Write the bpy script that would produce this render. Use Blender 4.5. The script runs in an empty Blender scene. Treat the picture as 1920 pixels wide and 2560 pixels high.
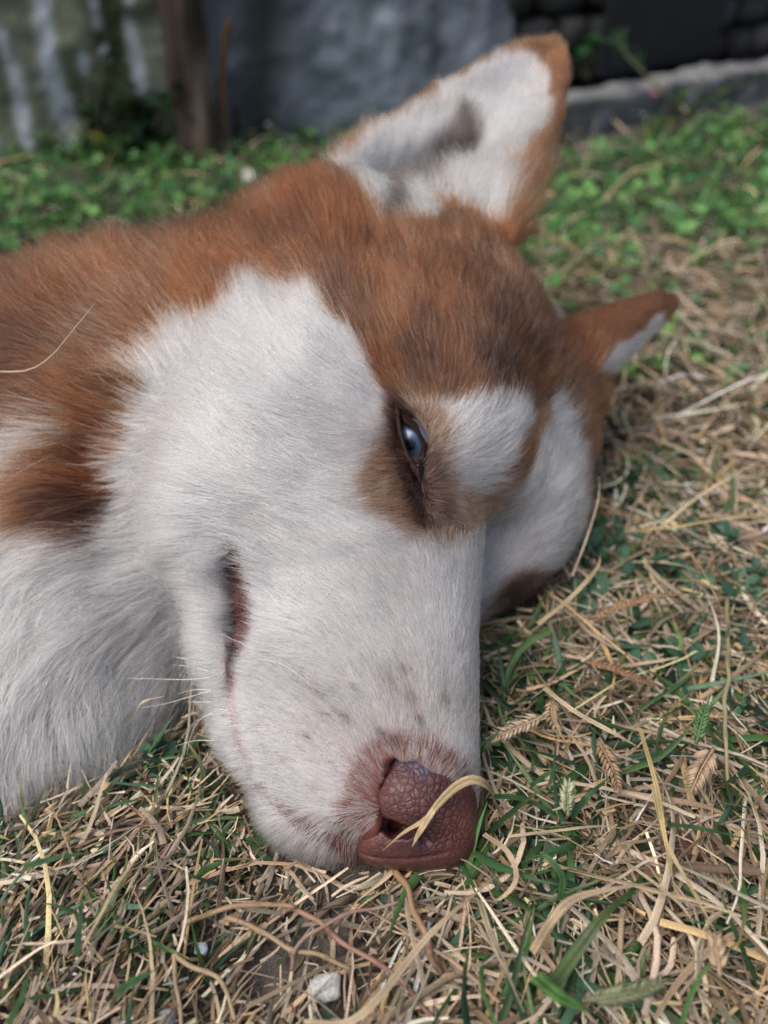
import bpy, bmesh, math, random, time
import numpy as np
from mathutils import Matrix, Vector
import math, numpy as np
# ---- photograph geometry: pinhole camera close to the ground, pitched down
FPX, CU, CV = 1923.0, 960.0, 1280.0
PITCH = math.radians(42.0)
CAM = np.array([0.0, 0.0, 0.24])
RT = np.array([1.0, 0.0, 0.0])
FW = np.array([0.0, math.cos(PITCH), -math.sin(PITCH)])
UP = np.array([0.0, math.sin(PITCH), math.cos(PITCH)])

def at(u, v, t):
    """World point seen at photo pixel (u, v) at depth t in metres."""
    return CAM + t * (FW + RT * ((u - CU) / FPX) - UP * ((v - CV) / FPX))

def on_ground(u, v, z=0.0):
    d = FW + RT * ((u - CU) / FPX) - UP * ((v - CV) / FPX)
    return CAM + d * ((z - CAM[2]) / d[2])

def proj(p):
    q = np.asarray(p) - CAM
    t = q @ FW
    return CU + FPX * (q @ RT) / t, CV - FPX * (q @ UP) / t, t
scene = bpy.context.scene
COL = scene.collection
# ------------------------------------------------------------------ camera, sky, sun, exposure
cam_data = bpy.data.cameras.new('camera')
cam_data.sensor_fit = 'VERTICAL'; cam_data.sensor_height = 36.0; cam_data.sensor_width = 27.0
cam_data.lens = 36.0 * FPX / 2560.0
cam_data.clip_start = 0.01; cam_data.clip_end = 500.0
cam_data.dof.use_dof = True
cam_data.dof.focus_distance = 0.236
cam_data.dof.aperture_fstop = 5.6
cam = bpy.data.objects.new('camera', cam_data); COL.objects.link(cam)
cam.matrix_world = Matrix([[RT[k], UP[k], -FW[k], CAM[k]] for k in range(3)] + [[0, 0, 0, 1]])
scene.camera = cam

SUN_EL, SUN_AZ = math.radians(62), math.radians(-115)     # soft light from above, a little from the left
world = bpy.data.worlds.new('World'); scene.world = world; world.use_nodes = True
wn = world.node_tree
sky = wn.nodes.new('ShaderNodeTexSky'); sky.sky_type = 'NISHITA'; sky.sun_disc = False
sky.sun_elevation = SUN_EL; sky.sun_rotation = SUN_AZ
sky.air_density = 1.0; sky.dust_density = 6.0; sky.ozone_density = 1.0
hsv = wn.nodes.new('ShaderNodeHueSaturation'); hsv.inputs['Saturation'].default_value = 0.95
wn.links.new(sky.outputs[0], hsv.inputs['Color'])
wn.links.new(hsv.outputs[0], wn.nodes['Background'].inputs['Color'])
wn.nodes['Background'].inputs['Strength'].default_value = 0.09
sun = bpy.data.lights.new('sun', 'SUN'); sun.energy = 1.3; sun.angle = math.radians(32); sun.color = (1.0, .98, .96)
so = bpy.data.objects.new('sun', sun); COL.objects.link(so)
sd = Vector((math.sin(SUN_AZ) * math.cos(SUN_EL), math.cos(SUN_AZ) * math.cos(SUN_EL), math.sin(SUN_EL)))
so.rotation_euler = sd.to_track_quat('Z', 'Y').to_euler()
scene.view_settings.view_transform = 'Standard'; scene.view_settings.look = 'None'
scene.view_settings.gamma = 1.0; scene.view_settings.exposure = 0.68
scene.view_settings.use_curve_mapping = False
scene.render.engine = 'CYCLES'
scene.cycles.use_denoising = True; scene.cycles.denoiser = 'OPENIMAGEDENOISE'
scene.cycles.denoising_prefilter = 'NONE'; scene.cycles.denoising_input_passes = 'RGB_ALBEDO_NORMAL'
scene.cycles.max_bounces = 8; scene.cycles.diffuse_bounces = 4; scene.cycles.transparent_max_bounces = 8
scene.cycles.caustics_reflective = False; scene.cycles.caustics_refractive = False
scene.cycles_curves.shape = 'RIBBONS'

rng = np.random.default_rng(7)
random.seed(7)

# ------------------------------------------------------------------ helpers
def srgb(r, g, b):
    return np.array([((c / 255 + .055) / 1.055) ** 2.4 if c > 10 else c / 255 / 12.92 for c in (r, g, b)])

def tag(o, label=None, cat=None, group=None, kind=None):
    if label: o['label'] = label
    if cat: o['category'] = cat
    if group: o['group'] = group
    if kind: o['kind'] = kind
    return o

def new_mat(name, color=(.5, .5, .5), rough=.6, attr=None, spec=.3):
    m = bpy.data.materials.new(name); m.use_nodes = True
    n = m.node_tree.nodes; b = n['Principled BSDF']
    b.inputs['Base Color'].default_value = (*color, 1); b.inputs['Roughness'].default_value = rough
    b.inputs['Specular IOR Level'].default_value = spec
    if attr:
        a = n.new('ShaderNodeAttribute'); a.attribute_name = attr
        m.node_tree.links.new(a.outputs['Color'], b.inputs['Base Color'])
    return m

def nd(m, kind, **kw):
    x = m.node_tree.nodes.new(kind)
    for k, v in kw.items():
        if k in x.inputs: x.inputs[k].default_value = v
        else: setattr(x, k, v)
    return x

def lk(m, a, b): m.node_tree.links.new(a, b)

def mesh_obj(name, v, f, mat=None, parent=None, col=None, smooth=True):
    """f: (n,3) or (n,4) index array, or list of lists."""
    me = bpy.data.meshes.new(name)
    v = np.asarray(v, np.float32)
    if isinstance(f, np.ndarray):
        k = f.shape[1]
        me.vertices.add(len(v)); me.vertices.foreach_set('co', v.ravel())
        me.loops.add(f.size); me.loops.foreach_set('vertex_index', f.astype(np.int32).ravel())
        me.polygons.add(len(f)); me.polygons.foreach_set('loop_start', np.arange(0, f.size, k, dtype=np.int32))
        me.polygons.foreach_set('loop_total', np.full(len(f), k, np.int32))
        me.update(calc_edges=True)
    else:
        me.from_pydata(v.tolist(), [], f)
    if col is not None:
        a = me.attributes.new('tint', 'FLOAT_COLOR', 'POINT')
        c = np.ones((len(v), 4), np.float32); col = np.asarray(col); c[:, :col.shape[1]] = col
        a.data.foreach_set('color', c.ravel())
    if smooth: me.shade_smooth()
    if mat: me.materials.append(mat)
    o = bpy.data.objects.new(name, me); COL.objects.link(o)
    if parent: o.parent = parent
    return o

def empty(name, loc=(0, 0, 0)):
    o = bpy.data.objects.new(name, None); COL.objects.link(o); o.location = loc
    o.empty_display_size = .02
    return o

def tube(pts, rads, sides=6, cap=True):
    pts = np.asarray(pts, float); n = len(pts)
    rads = np.ones(n) * rads
    tan = np.gradient(pts, axis=0); tan /= np.linalg.norm(tan, axis=1)[:, None] + 1e-12
    ref = np.array([0, 0, 1.]) if abs(tan[:, 2]).mean() < .8 else np.array([1., 0, 0])
    a = np.cross(tan, ref); a /= np.linalg.norm(a, axis=1)[:, None] + 1e-12
    b = np.cross(tan, a)
    th = np.arange(sides) * 2 * np.pi / sides
    v = pts[:, None] + rads[:, None, None] * (np.cos(th)[None, :, None] * a[:, None] + np.sin(th)[None, :, None] * b[:, None])
    f = []
    for i in range(n - 1):
        for j in range(sides):
            k = (j + 1) % sides
            f.append([i * sides + j, i * sides + k, (i + 1) * sides + k, (i + 1) * sides + j])
    if cap:
        f.append(list(range(sides))[::-1]); f.append([(n - 1) * sides + j for j in range(sides)])
    return v.reshape(-1, 3), f

def spline(pts, n):
    """Smooth curve through points."""
    pts = np.asarray(pts, float); m = len(pts)
    P = np.vstack([2 * pts[0] - pts[1], pts, 2 * pts[-1] - pts[-2]])
    t = np.linspace(0, m - 1 - 1e-9, n); i = t.astype(int); u = (t - i)[:, None]
    a, b, c, d = P[i], P[i + 1], P[i + 2], P[i + 3]
    return .5 * (2 * b + (c - a) * u + (2 * a - 5 * b + 4 * c - d) * u ** 2 + (3 * b - a - 3 * c + d) * u ** 3)

def vnoise(p, scale, seed=0):
    """Smooth value noise in -1..1 at points p (n,3)."""
    q = np.asarray(p, float) * scale + seed * 17.31
    i = np.floor(q).astype(np.int64); w = q - i; w = w * w * (3 - 2 * w)
    def hsh(a):
        h = (a[..., 0] * 73856093) ^ (a[..., 1] * 19349663) ^ (a[..., 2] * 83492791)
        h = (h ^ (h >> 13)) * 1274126177
        return ((h & 0xFFFFFF) / float(0xFFFFFF)) * 2 - 1
    r = 0
    for a in (0, 1):
        for b in (0, 1):
            for c in (0, 1):
                wt = (w[..., 0] if a else 1 - w[..., 0]) * (w[..., 1] if b else 1 - w[..., 1]) * (w[..., 2] if c else 1 - w[..., 2])
                r = r + wt * hsh(i + np.array([a, b, c]))
    return r
def child(o, par, *kw):
    o.parent = par; o.matrix_parent_inverse = Matrix.Translation(par.location).inverted(); return o
def unit(v):
    v = np.asarray(v, float); return v / np.linalg.norm(v)

def mixc(a, b, t): return a * (1 - t[:, None]) + b * t[:, None]
# ------------------------------------------------------------------ ground
FUR_N = 520000
def ground_z(x, y):
    p = np.stack([np.asarray(x, float), np.asarray(y, float), np.zeros_like(np.asarray(x, float))], -1)
    z = .0030 * vnoise(p, 18, 41) + .0014 * vnoise(p, 70, 42) + .0007 * vnoise(p, 260, 43)
    back = np.clip((np.asarray(y) - .42) / .3, 0, 1)
    return z - .004 + back * .010 * (1 + vnoise(p, 9, 44))

def make_ground():
    xs = np.r_[-60, -8, -2, -.9, np.arange(-.6, .7, .004), .9, 2, 8, 60]
    ys = np.r_[-60, -8, -1, -.2, np.arange(-.06, .95, .004), 1.3, 2, 8, 60]
    X, Y = np.meshgrid(xs, ys, indexing='ij')
    Z = ground_z(X, Y)
    n, m = X.shape
    idx = np.arange(n * m).reshape(n, m)
    f = np.stack([idx[:-1, :-1], idx[1:, :-1], idx[1:, 1:], idx[:-1, 1:]], -1).reshape(-1, 4)
    mt = new_mat('soil', rough=.95, spec=.15); b = mt.node_tree.nodes['Principled BSDF']
    tc = nd(mt, 'ShaderNodeTexCoord')
    n1 = nd(mt, 'ShaderNodeTexNoise', Scale=60.0, Detail=8.0); lk(mt, tc.outputs['Object'], n1.inputs['Vector'])
    n2 = nd(mt, 'ShaderNodeTexNoise', Scale=1400.0, Detail=3.0); lk(mt, tc.outputs['Object'], n2.inputs['Vector'])
    cr = nd(mt, 'ShaderNodeValToRGB'); e = cr.color_ramp.elements
    e[0].position = .3; e[0].color = (.045, .038, .032, 1); e[1].position = .72; e[1].color = (.19, .172, .155, 1)
    mx = nd(mt, 'ShaderNodeMix'); mx.inputs['Factor'].default_value = .5
    lk(mt, n1.outputs['Fac'], mx.inputs['A']); lk(mt, n2.outputs['Fac'], mx.inputs['B']); lk(mt, mx.outputs['Result'], cr.inputs[0])
    lk(mt, cr.outputs[0], b.inputs['Base Color'])
    bp = nd(mt, 'ShaderNodeBump', Strength=.8, Distance=.001); lk(mt, n2.outputs['Fac'], bp.inputs['Height']); lk(mt, bp.outputs[0], b.inputs['Normal'])
    o = mesh_obj('ground', np.stack([X, Y, Z], -1).reshape(-1, 3), f, mt)
    return tag(o, kind='structure')
make_ground()

# ------------------------------------------------------------------ weathered wall behind the lawn
WA, WB = np.array([-.36, .715]), np.array([.128, .865])      # foot of the wall in plan
WD = (WB - WA) / np.linalg.norm(WB - WA); WN = np.array([WD[1], -WD[0]])   # WN looks towards the lawn
def wall_pt(s, z, out=0.0): return np.array([*(WA + WD * s + WN * out), z])

STREAK = [([(105, -10), (118, 130), (132, 210), (165, 300), (192, 390), (200, 430)], 26), ([(5, 90), (45, 230), (62, 330), (78, 440)], 20), ([(-10, 360), (20, 470)], 22),
          ([(318, 50), (340, 130), (352, 230)], 17), ([(232, 0), (246, 70)], 11), ([(205, 140), (215, 175)], 12), ([(258, 120), (268, 140)], 13), ([(325, -10), (322, 15)], 12),
          ([(170, 250), (185, 300)], 12)]
CLOUD = [(870, 60, 60, .6), (960, 110, 48, 1.0), (965, 40, 40, .8), (900, 260, 50, .8), (985, 230, 45, .6), (820, 300, 60, .5), (840, 150, 60, .5), (1120, 40, 90, .3), (1180, 120, 80, .3), (1060, 180, 60, .25), (740, 200, 60, .2), (760, 320, 50, .3)]
def make_wall():
    L = float(np.linalg.norm(WB - WA))
    ss = np.r_[np.linspace(-1.6, -.12, 20), np.arange(-.1, L + .001, .004)]
    zs = np.r_[np.arange(-.03, .2, .004), np.linspace(.22, .95, 20)]
    S, Z = np.meshgrid(ss, zs, indexing='ij')
    base = WA + S[..., None] * WD
    P = np.concatenate([base, Z[..., None]], -1)
    pf = P.reshape(-1, 3)
    disp = .004 * vnoise(pf, 22, 51) + .0025 * vnoise(pf, 70, 52) + .0012 * vnoise(pf, 190, 53)
    disp = disp * np.where(pf[:, 2] < .25, 1, .4)
    pf[:, :2] += WN * disp[:, None]
    u, v, t = proj(pf)
    st = pf * np.array([1, 1, .22])
    leftz = np.clip((560 - u) / 200, 0, 1)
    moss = np.clip(.5 + .9 * vnoise(st, 34, 54) + .4 * vnoise(st, 90, 55), 0, 1)
    col = mixc(np.tile(np.array([.19, .215, .26]), (len(pf), 1)), np.array([.075, .088, .092]), np.clip(.35 + .6 * vnoise(pf, 28, 56) + .3 * vnoise(pf, 90, 57), 0, 1))
    colL = mixc(np.tile(np.array([.20, .22, .16]), (len(pf), 1)), np.array([.036, .041, .022]), np.clip(moss * 1.5 - .25, 0, 1))
    colL = mixc(colL, np.array([.075, .095, .035]), np.clip(vnoise(st, 60, 59) * 1.2 - .2, 0, .6))
    col = mixc(col, colL, leftz)
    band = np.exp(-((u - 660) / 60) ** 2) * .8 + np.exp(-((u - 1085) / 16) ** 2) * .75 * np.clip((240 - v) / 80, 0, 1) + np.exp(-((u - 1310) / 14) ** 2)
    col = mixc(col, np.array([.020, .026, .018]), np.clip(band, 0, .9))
    wob = vnoise(pf, 60, 58) * 9 + vnoise(pf, 200, 60) * 5
    pale = np.zeros(len(pf))
    for pts, w in STREAK:
        p = np.array(pts, float); d = np.full(len(pf), 1e9)
        for i in range(len(p) - 1):
            e = p[i + 1] - p[i]; q = np.stack([u, v], -1) - p[i]
            tt = np.clip((q @ e) / (e @ e), 0, 1); d = np.minimum(d, np.linalg.norm(q - tt[:, None] * e, axis=1))
        pale = np.maximum(pale, np.clip(1.3 - (d + wob) / w, 0, 1) * (.75 + .25 * vnoise(pf, 120, 61)))
    for x, y, r, a in CLOUD:
        pale = np.maximum(pale, a * .85 * np.exp(-(((u - x) / r) ** 2 + ((v - y) / (r * 1.5)) ** 2)) * (.8 + .4 * vnoise(pf, 90, 62)))
    pale *= (pf[:, 2] < .25)
    col = mixc(col, np.array([.62, .68, .78]), np.clip(pale, 0, 1))
    n, m = S.shape; idx = np.arange(n * m).reshape(n, m)
    f = np.stack([idx[:-1, :-1], idx[1:, :-1], idx[1:, 1:], idx[:-1, 1:]], -1).reshape(-1, 4)
    # back face and caps so that it is a real slab
    V = [pf]; Fs = [f]
    th = .16
    bk = np.array([wall_pt(-1.6, -.03, -th), wall_pt(L, -.03, -th), wall_pt(L, .95, -th), wall_pt(-1.6, .95, -th), wall_pt(L, -.03, .0), wall_pt(L, .95, .0), wall_pt(-1.6, .95, 0), wall_pt(-1.6, -.03, 0)])
    k = len(pf); V.append(bk); Fs.append(np.array([[0, 1, 2, 3], [1, 4, 5, 2], [3, 2, 5, 6], [0, 3, 6, 7]]) + k)
    col = np.concatenate([col, np.tile(np.array([.05, .055, .05]), (8, 1))])
    mt = new_mat('old_render', rough=.9, attr='tint', spec=.2)
    b = mt.node_tree.nodes['Principled BSDF']
    tc = nd(mt, 'ShaderNodeTexCoord'); nz = nd(mt, 'ShaderNodeTexNoise', Scale=300.0, Detail=5.0); lk(mt, tc.outputs['Object'], nz.inputs['Vector'])
    bp = nd(mt, 'ShaderNodeBump', Strength=.6, Distance=.002); lk(mt, nz.outputs['Fac'], bp.inputs['Height']); lk(mt, bp.outputs[0], b.inputs['Normal'])
    o = mesh_obj('wall', np.concatenate(V), np.concatenate(Fs), mt, col=col)
    tag(o, 'old grey concrete wall with moss and pale lime streaks behind the lawn', 'wall')
make_wall()

def stone_mesh(c, size, ax, seed, res=3):
    bm = bmesh.new(); bmesh.ops.create_icosphere(bm, subdivisions=res, radius=1.0)
    v = np.array([x.co[:] for x in bm.verts]); f = np.array([[x.index for x in fa.verts] for fa in bm.faces]); bm.free()
    s = np.sign(v) * np.abs(v) ** .55; s /= np.abs(s).max()
    s = s * (1 + .16 * vnoise(v, 1.7, seed)[:, None] + .06 * vnoise(v, 5, seed + 1)[:, None])
    return c + (s * size) @ ax, f

# rough stone wall and dark board to the right of the concrete wall
SD = unit(np.array([.232, .134, 0])); SNr = np.array([SD[1], -SD[0], 0]); SAX = np.stack([SD, -SNr, np.array([0, 0, 1.])])
SW0 = np.array([.125, .862, 0.])
def make_stone_wall():
    w = empty('stone_wall', tuple(SW0)); tag(w, 'dark rough stone wall standing behind the kerb at right', 'wall')
    mt = new_mat('dark_stone', rough=.92, attr='tint', spec=.2)
    L, Hh = 1.5, .95
    v = np.array([SW0 + SD * a + np.array([0, 0, z]) - SNr * o_ for o_ in (0.02, .16) for a in (-.02, L) for z in (-.03, Hh)])
    f = np.array([[0, 2, 3, 1], [4, 5, 7, 6], [0, 1, 5, 4], [2, 6, 7, 3], [1, 3, 7, 5], [0, 4, 6, 2]])
    child(mesh_obj('core', v, f, mt, col=np.tile([.018, .018, .016], (8, 1)), smooth=False), w)
    r = np.random.default_rng(3); z = .0; row = 0
    while z < .34:
        h = r.uniform(.028, .045); a = -.01 + r.uniform(-.02, .02)
        while a < .75:
            wd = r.uniform(.035, .075)
            c = SW0 + SD * (a + wd / 2) + np.array([0, 0, z + h / 2]) - SNr * .016
            vv, ff = stone_mesh(c, np.array([wd * .47, .022 * r.uniform(.8, 1.15), h * .46]), SAX, int(r.integers(999)), 2)
            b = r.uniform(.5, 1.3)
            cl = np.array([.055, .055, .055]) * b; cl = cl + np.clip(vnoise(vv, 60, row + 5), 0, 1)[:, None] * np.array([.05, .055, .065])
            child(mesh_obj('stone', vv, ff, mt, col=cl), w)
            a += wd
        z += h; row += 1
make_stone_wall()

def box_mesh(c, half, ax, bev=.0):
    bm = bmesh.new(); bmesh.ops.create_cube(bm, size=2)
    for x in bm.verts: x.co = Vector(np.array(x.co[:]) * half)
    if bev: bmesh.ops.bevel(bm, geom=bm.edges[:], offset=bev, segments=2, affect='EDGES')
    v = np.array([x.co[:] for x in bm.verts]); f = [[x.index for x in fa.verts] for fa in bm.faces]; bm.free()
    return c + v @ ax, f

def make_board():
    # dark slab leaning against the stone wall, between (1500) and (1790) in the photo
    d1 = at(1502, 150, 1) - CAM; d2 = at(1772, 150, 1) - CAM
    p1 = CAM + d1 * (.872 / d1[1]); p2 = CAM + d2 * (.985 / d2[1])
    e = p2 - p1; e[2] = 0; ln = np.linalg.norm(e); ex = e / ln; en = np.array([ex[1], -ex[0], 0])
    ax = np.stack([ex, -en, np.array([0, 0, 1.])])
    c = (p1 + p2) / 2; c[2] = .26
    m = new_mat('dark_slate', (.013, .016, .020), .55, spec=.35); b = m.node_tree.nodes['Principled BSDF']
    tc = nd(m, 'ShaderNodeTexCoord'); nz = nd(m, 'ShaderNodeTexNoise', Scale=40.0, Detail=6.0); lk(m, tc.outputs['Object'], nz.inputs['Vector'])
    cr = nd(m, 'ShaderNodeValToRGB'); cr.color_ramp.elements[0].color = (.008, .010, .013, 1); cr.color_ramp.elements[1].color = (.022, .026, .032, 1)
    lk(m, nz.outputs['Fac'], cr.inputs[0]); lk(m, cr.outputs[0], b.inputs['Base Color'])
    v, f = box_mesh(c, np.array([ln / 2, .008, .215]), ax, .003)
    tag(mesh_obj('slate_board', v, f, m, smooth=False), 'plain dark board standing upright on the kerb against the stone wall', 'board')
make_board()

def make_kerb():
    a0, b0 = np.array([.150, .772]), np.array([.62, 1.035])
    e = b0 - a0; ln = np.linalg.norm(e); ex = np.array([*(e / ln), 0]); en = np.array([ex[1], -ex[0], 0])
    mt = new_mat('kerb_stone', rough=.9, attr='tint', spec=.2)
    k = empty('kerb', (a0[0], a0[1], 0)); tag(k, 'low grey stone kerb with pale top edge at right of lawn', 'kerb')
    cuts = [0, .150, .27, .40, ln]
    for i in range(4):
        x0, x1 = cuts[i] + .0012, cuts[i + 1] - .0012
        n1, n2, n3 = max(6, int((x1 - x0) / .004)), 12, 14
        hz = .046 + .003 * (i % 2)
        # front and top as one bent sheet, plus back
        prof = [(0, z) for z in np.linspace(-.01, hz - .004, n2)] + [(-.001, hz - .001), (-.004, hz)] + [(-d, hz) for d in np.linspace(.007, .028, n3)] + [(-.028, -.01)]
        prof = np.array(prof)
        xs = np.linspace(x0, x1, n1)
        P = np.array([[np.array([*a0, 0]) + ex * x + en * o_ + np.array([0, 0, z]) for (o_, z) in prof] for x in xs])
        pf = P.reshape(-1, 3); pf = pf + en * (.0022 * vnoise(pf, 60, 70))[:, None] + np.array([0, 0, 1]) * (.0022 * vnoise(pf, 45, 71) + .0012 * vnoise(pf, 150, 72))[:, None]
        idx = np.arange(len(pf)).reshape(n1, len(prof))
        f = [list(x) for x in np.stack([idx[:-1, :-1], idx[1:, :-1], idx[1:, 1:], idx[:-1, 1:]], -1).reshape(-1, 4)]
        f += [list(idx[0]), list(idx[-1][::-1])]
        topm = np.clip((np.tile(prof[:, 1], n1) - hz + .006) / .004, 0, 1)  # top and its front edge paler than the face
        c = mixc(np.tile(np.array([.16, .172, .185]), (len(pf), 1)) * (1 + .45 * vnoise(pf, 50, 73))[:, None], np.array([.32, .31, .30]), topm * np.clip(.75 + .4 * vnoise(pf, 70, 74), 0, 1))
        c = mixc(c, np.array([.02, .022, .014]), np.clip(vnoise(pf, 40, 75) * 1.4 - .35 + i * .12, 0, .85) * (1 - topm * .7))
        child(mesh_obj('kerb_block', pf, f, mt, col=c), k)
make_kerb()
# ------------------------------------------------------------------ dog body as a distance field

def axes_from(a, d):
    a = unit(a); d = np.asarray(d, float); d = unit(d - a * (d @ a)); l = np.cross(d, a)
    return np.stack([a, d, l])          # rows: back axis, forehead axis, side axis

class Field:
    def __init__(s, lo, hi, h, far=0.05):
        s.lo, s.h = np.array(lo, float), h
        s.n = np.ceil((np.array(hi) - s.lo) / h).astype(int) + 1
        s.f = np.full(s.n, far, np.float32)
    def box(s, lo, hi):
        i0 = np.clip(np.floor((lo - s.lo) / s.h).astype(int), 0, s.n)
        i1 = np.clip(np.ceil((hi - s.lo) / s.h).astype(int) + 1, 0, s.n)
        sl = tuple(slice(a, b) for a, b in zip(i0, i1))
        g = [s.lo[k] + s.h * np.arange(i0[k], i1[k]) for k in range(3)]
        return sl, np.stack(np.meshgrid(*g, indexing='ij'), -1).astype(np.float32)
    def mix(s, sl, d, k, sub=False):
        f = s.f[sl]
        if f.size == 0: return
        if sub:
            f, d = -f, d
        if k > 0:
            hh = np.clip(0.5 + 0.5 * (f - d) / k, 0, 1)
            r = f * (1 - hh) + d * hh - k * hh * (1 - hh)
        else:
            r = np.minimum(f, d)
        s.f[sl] = -r if sub else r
    def ball(s, c, rad, k=0.012, ax=None, sub=False):
        rad = np.array(rad, float) * np.ones(3)
        R = rad.max() + 0.05
        sl, p = s.box(c - R, c + R)
        if p.size == 0: return
        q = p - c.astype(np.float32)
        if ax is not None: q = q @ ax.T.astype(np.float32)
        k0 = np.sqrt((q / rad) ** 2 @ np.ones(3)) + 1e-9
        k1 = np.sqrt((q / rad ** 2) ** 2 @ np.ones(3)) + 1e-9
        s.mix(sl, (k0 * (k0 - 1) / k1).astype(np.float32), k, sub)
    def cone(s, a, b, ra, rb, k=0.012, side=None, flat=1.0, sub=False):
        """Tapered capsule; flat < 1 squeezes it along the direction side."""
        R = max(ra, rb) + 0.05
        sl, p = s.box(np.minimum(a, b) - R, np.maximum(a, b) + R)
        if p.size == 0: return
        q, e = p - a, b - a
        t = np.clip((q @ e) / (e @ e), 0, 1)
        w = q - t[..., None] * e
        if side is not None:
            m = w @ side
            w = w + (m * (1 / flat - 1))[..., None] * side
        d = np.sqrt((w ** 2).sum(-1)) - (ra + (rb - ra) * t)
        s.mix(sl, (d * (flat if side is not None else 1)).astype(np.float32), k, sub)
    def chain(s, pts, rads, **kw):
        for i in range(len(pts) - 1):
            s.cone(pts[i], pts[i + 1], rads[i], rads[i + 1], **kw)
    def cloud(s, pts, rads, k=0.004):
        """Union of many small balls (thin curved sheets such as ears)."""
        lo = pts.min(0) - 0.02; hi = pts.max(0) + 0.02
        sl, p = s.box(lo, hi)
        i0 = np.array([x.start for x in sl]); sh = np.array(p.shape[:3])
        g = np.full(p.shape[:3], 0.03, np.float32)
        w = int(np.ceil((max(rads) + 0.006) / s.h))
        off = np.stack(np.meshgrid(*[np.arange(-w, w + 1)] * 3, indexing='ij'), -1).reshape(-1, 3)
        base = np.round((pts - s.lo) / s.h).astype(int)
        for i in range(0, len(pts), 400):
            idx = base[i:i + 400, None] + off[None]
            d = np.linalg.norm(s.lo + idx * s.h - pts[i:i + 400, None], axis=-1) - np.asarray(rads)[i:i + 400, None]
            j = idx - i0
            ok = ((j >= 0) & (j < sh)).all(-1)
            np.minimum.at(g, tuple(j[ok].T), d[ok].astype(np.float32))
        s.mix(sl, g, k)
    def val(s, p, f=None):
        f = s.f if f is None else f
        g = (np.asarray(p) - s.lo) / s.h
        i = np.clip(np.floor(g).astype(int), 0, s.n - 2); w = g - i
        r = 0
        for a in (0, 1):
            for b in (0, 1):
                for c in (0, 1):
                    wt = (w[..., 0] if a else 1 - w[..., 0]) * (w[..., 1] if b else 1 - w[..., 1]) * (w[..., 2] if c else 1 - w[..., 2])
                    r = r + wt * f[i[..., 0] + a, i[..., 1] + b, i[..., 2] + c]
        return r
    def ray(s, u, v, t0=.15, t1=.5, f=None):
        t = np.arange(t0, t1, .0004)
        d = s.val(CAM + t[:, None] * (FW + RT * ((u - CU) / FPX) - UP * ((v - CV) / FPX)), f)
        j = np.nonzero(d < 0)[0]
        return float(t[j[0]]) if len(j) else None
    def on(s, u, v, deep=0.0):
        return at(u, v, (s.ray(u, v) or .26) + deep)
    def mesh(s, smooth=3):
        f = s.f; n = f.shape
        ins = f < 0
        tot = np.zeros([x - 1 for x in n], np.float32); acc = np.zeros(list(tot.shape) + [3], np.float32)
        c = [(i, j, k) for i in (0, 1) for j in (0, 1) for k in (0, 1)]
        V = lambda o: tuple(slice(o[k], n[k] - 1 + o[k]) for k in range(3))
        for a in c:
            for ax in range(3):
                if a[ax] == 0:
                    b = list(a); b[ax] = 1
                    fa, fb = f[V(a)], f[V(b)]
                    m = (fa < 0) != (fb < 0)
                    t = fa[m] / (fa[m] - fb[m])
                    pt = np.tile(np.array(a, np.float32), (len(t), 1)); pt[:, ax] = t
                    tot[m] += 1; acc[m] += pt
        act = tot > 0
        idx = np.full(act.shape, -1, np.int32); idx[act] = np.arange(act.sum())
        v = np.stack(np.nonzero(act), -1) + acc[act] / tot[act][:, None]
        v = s.lo + v * s.h
        quads = []
        for ax in range(3):
            b, cx = [(1, 2), (2, 0), (0, 1)][ax]
            sa = [slice(1, n[k] - 1) for k in range(3)]; sa[ax] = slice(0, n[ax] - 1)
            sb = list(sa); sb[ax] = slice(1, n[ax])
            A, B = ins[tuple(sa)], ins[tuple(sb)]
            for m, flip in ((A & ~B, False), (~A & B, True)):
                I = np.stack(np.nonzero(m), -1)
                if len(I) == 0: continue
                I = I + np.array([0 if k == ax else 1 for k in range(3)])
                def gi(db, dc):
                    J = I.copy(); J[:, b] += db; J[:, cx] += dc
                    return idx[tuple(J.T)]
                q = np.stack([gi(-1, -1), gi(0, -1), gi(0, 0), gi(-1, 0)], -1)
                quads.append(q[:, ::-1] if flip else q)
        q = np.concatenate(quads)
        for _ in range(smooth):
            sm = np.zeros_like(v); ct = np.zeros(len(v))
            for a, b in ((0, 1), (1, 2), (2, 3), (3, 0)):
                for x, y in ((a, b), (b, a)):
                    np.add.at(ct, q[:, x], 1)
                    for kk in range(3): sm[:, kk] += np.bincount(q[:, x], v[q[:, y], kk], len(v))
            v = v * 0.4 + 0.6 * sm / ct[:, None]
        return v, q

def vertex_normals(v, q):
    fn = np.cross(v[q[:, 2]] - v[q[:, 0]], v[q[:, 3]] - v[q[:, 1]])
    nn = np.zeros_like(v)
    for k in range(4):
        for c in range(3): nn[:, c] += np.bincount(q[:, k], fn[:, c], len(v))
    return nn / (np.linalg.norm(nn, axis=1)[:, None] + 1e-12)

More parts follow.
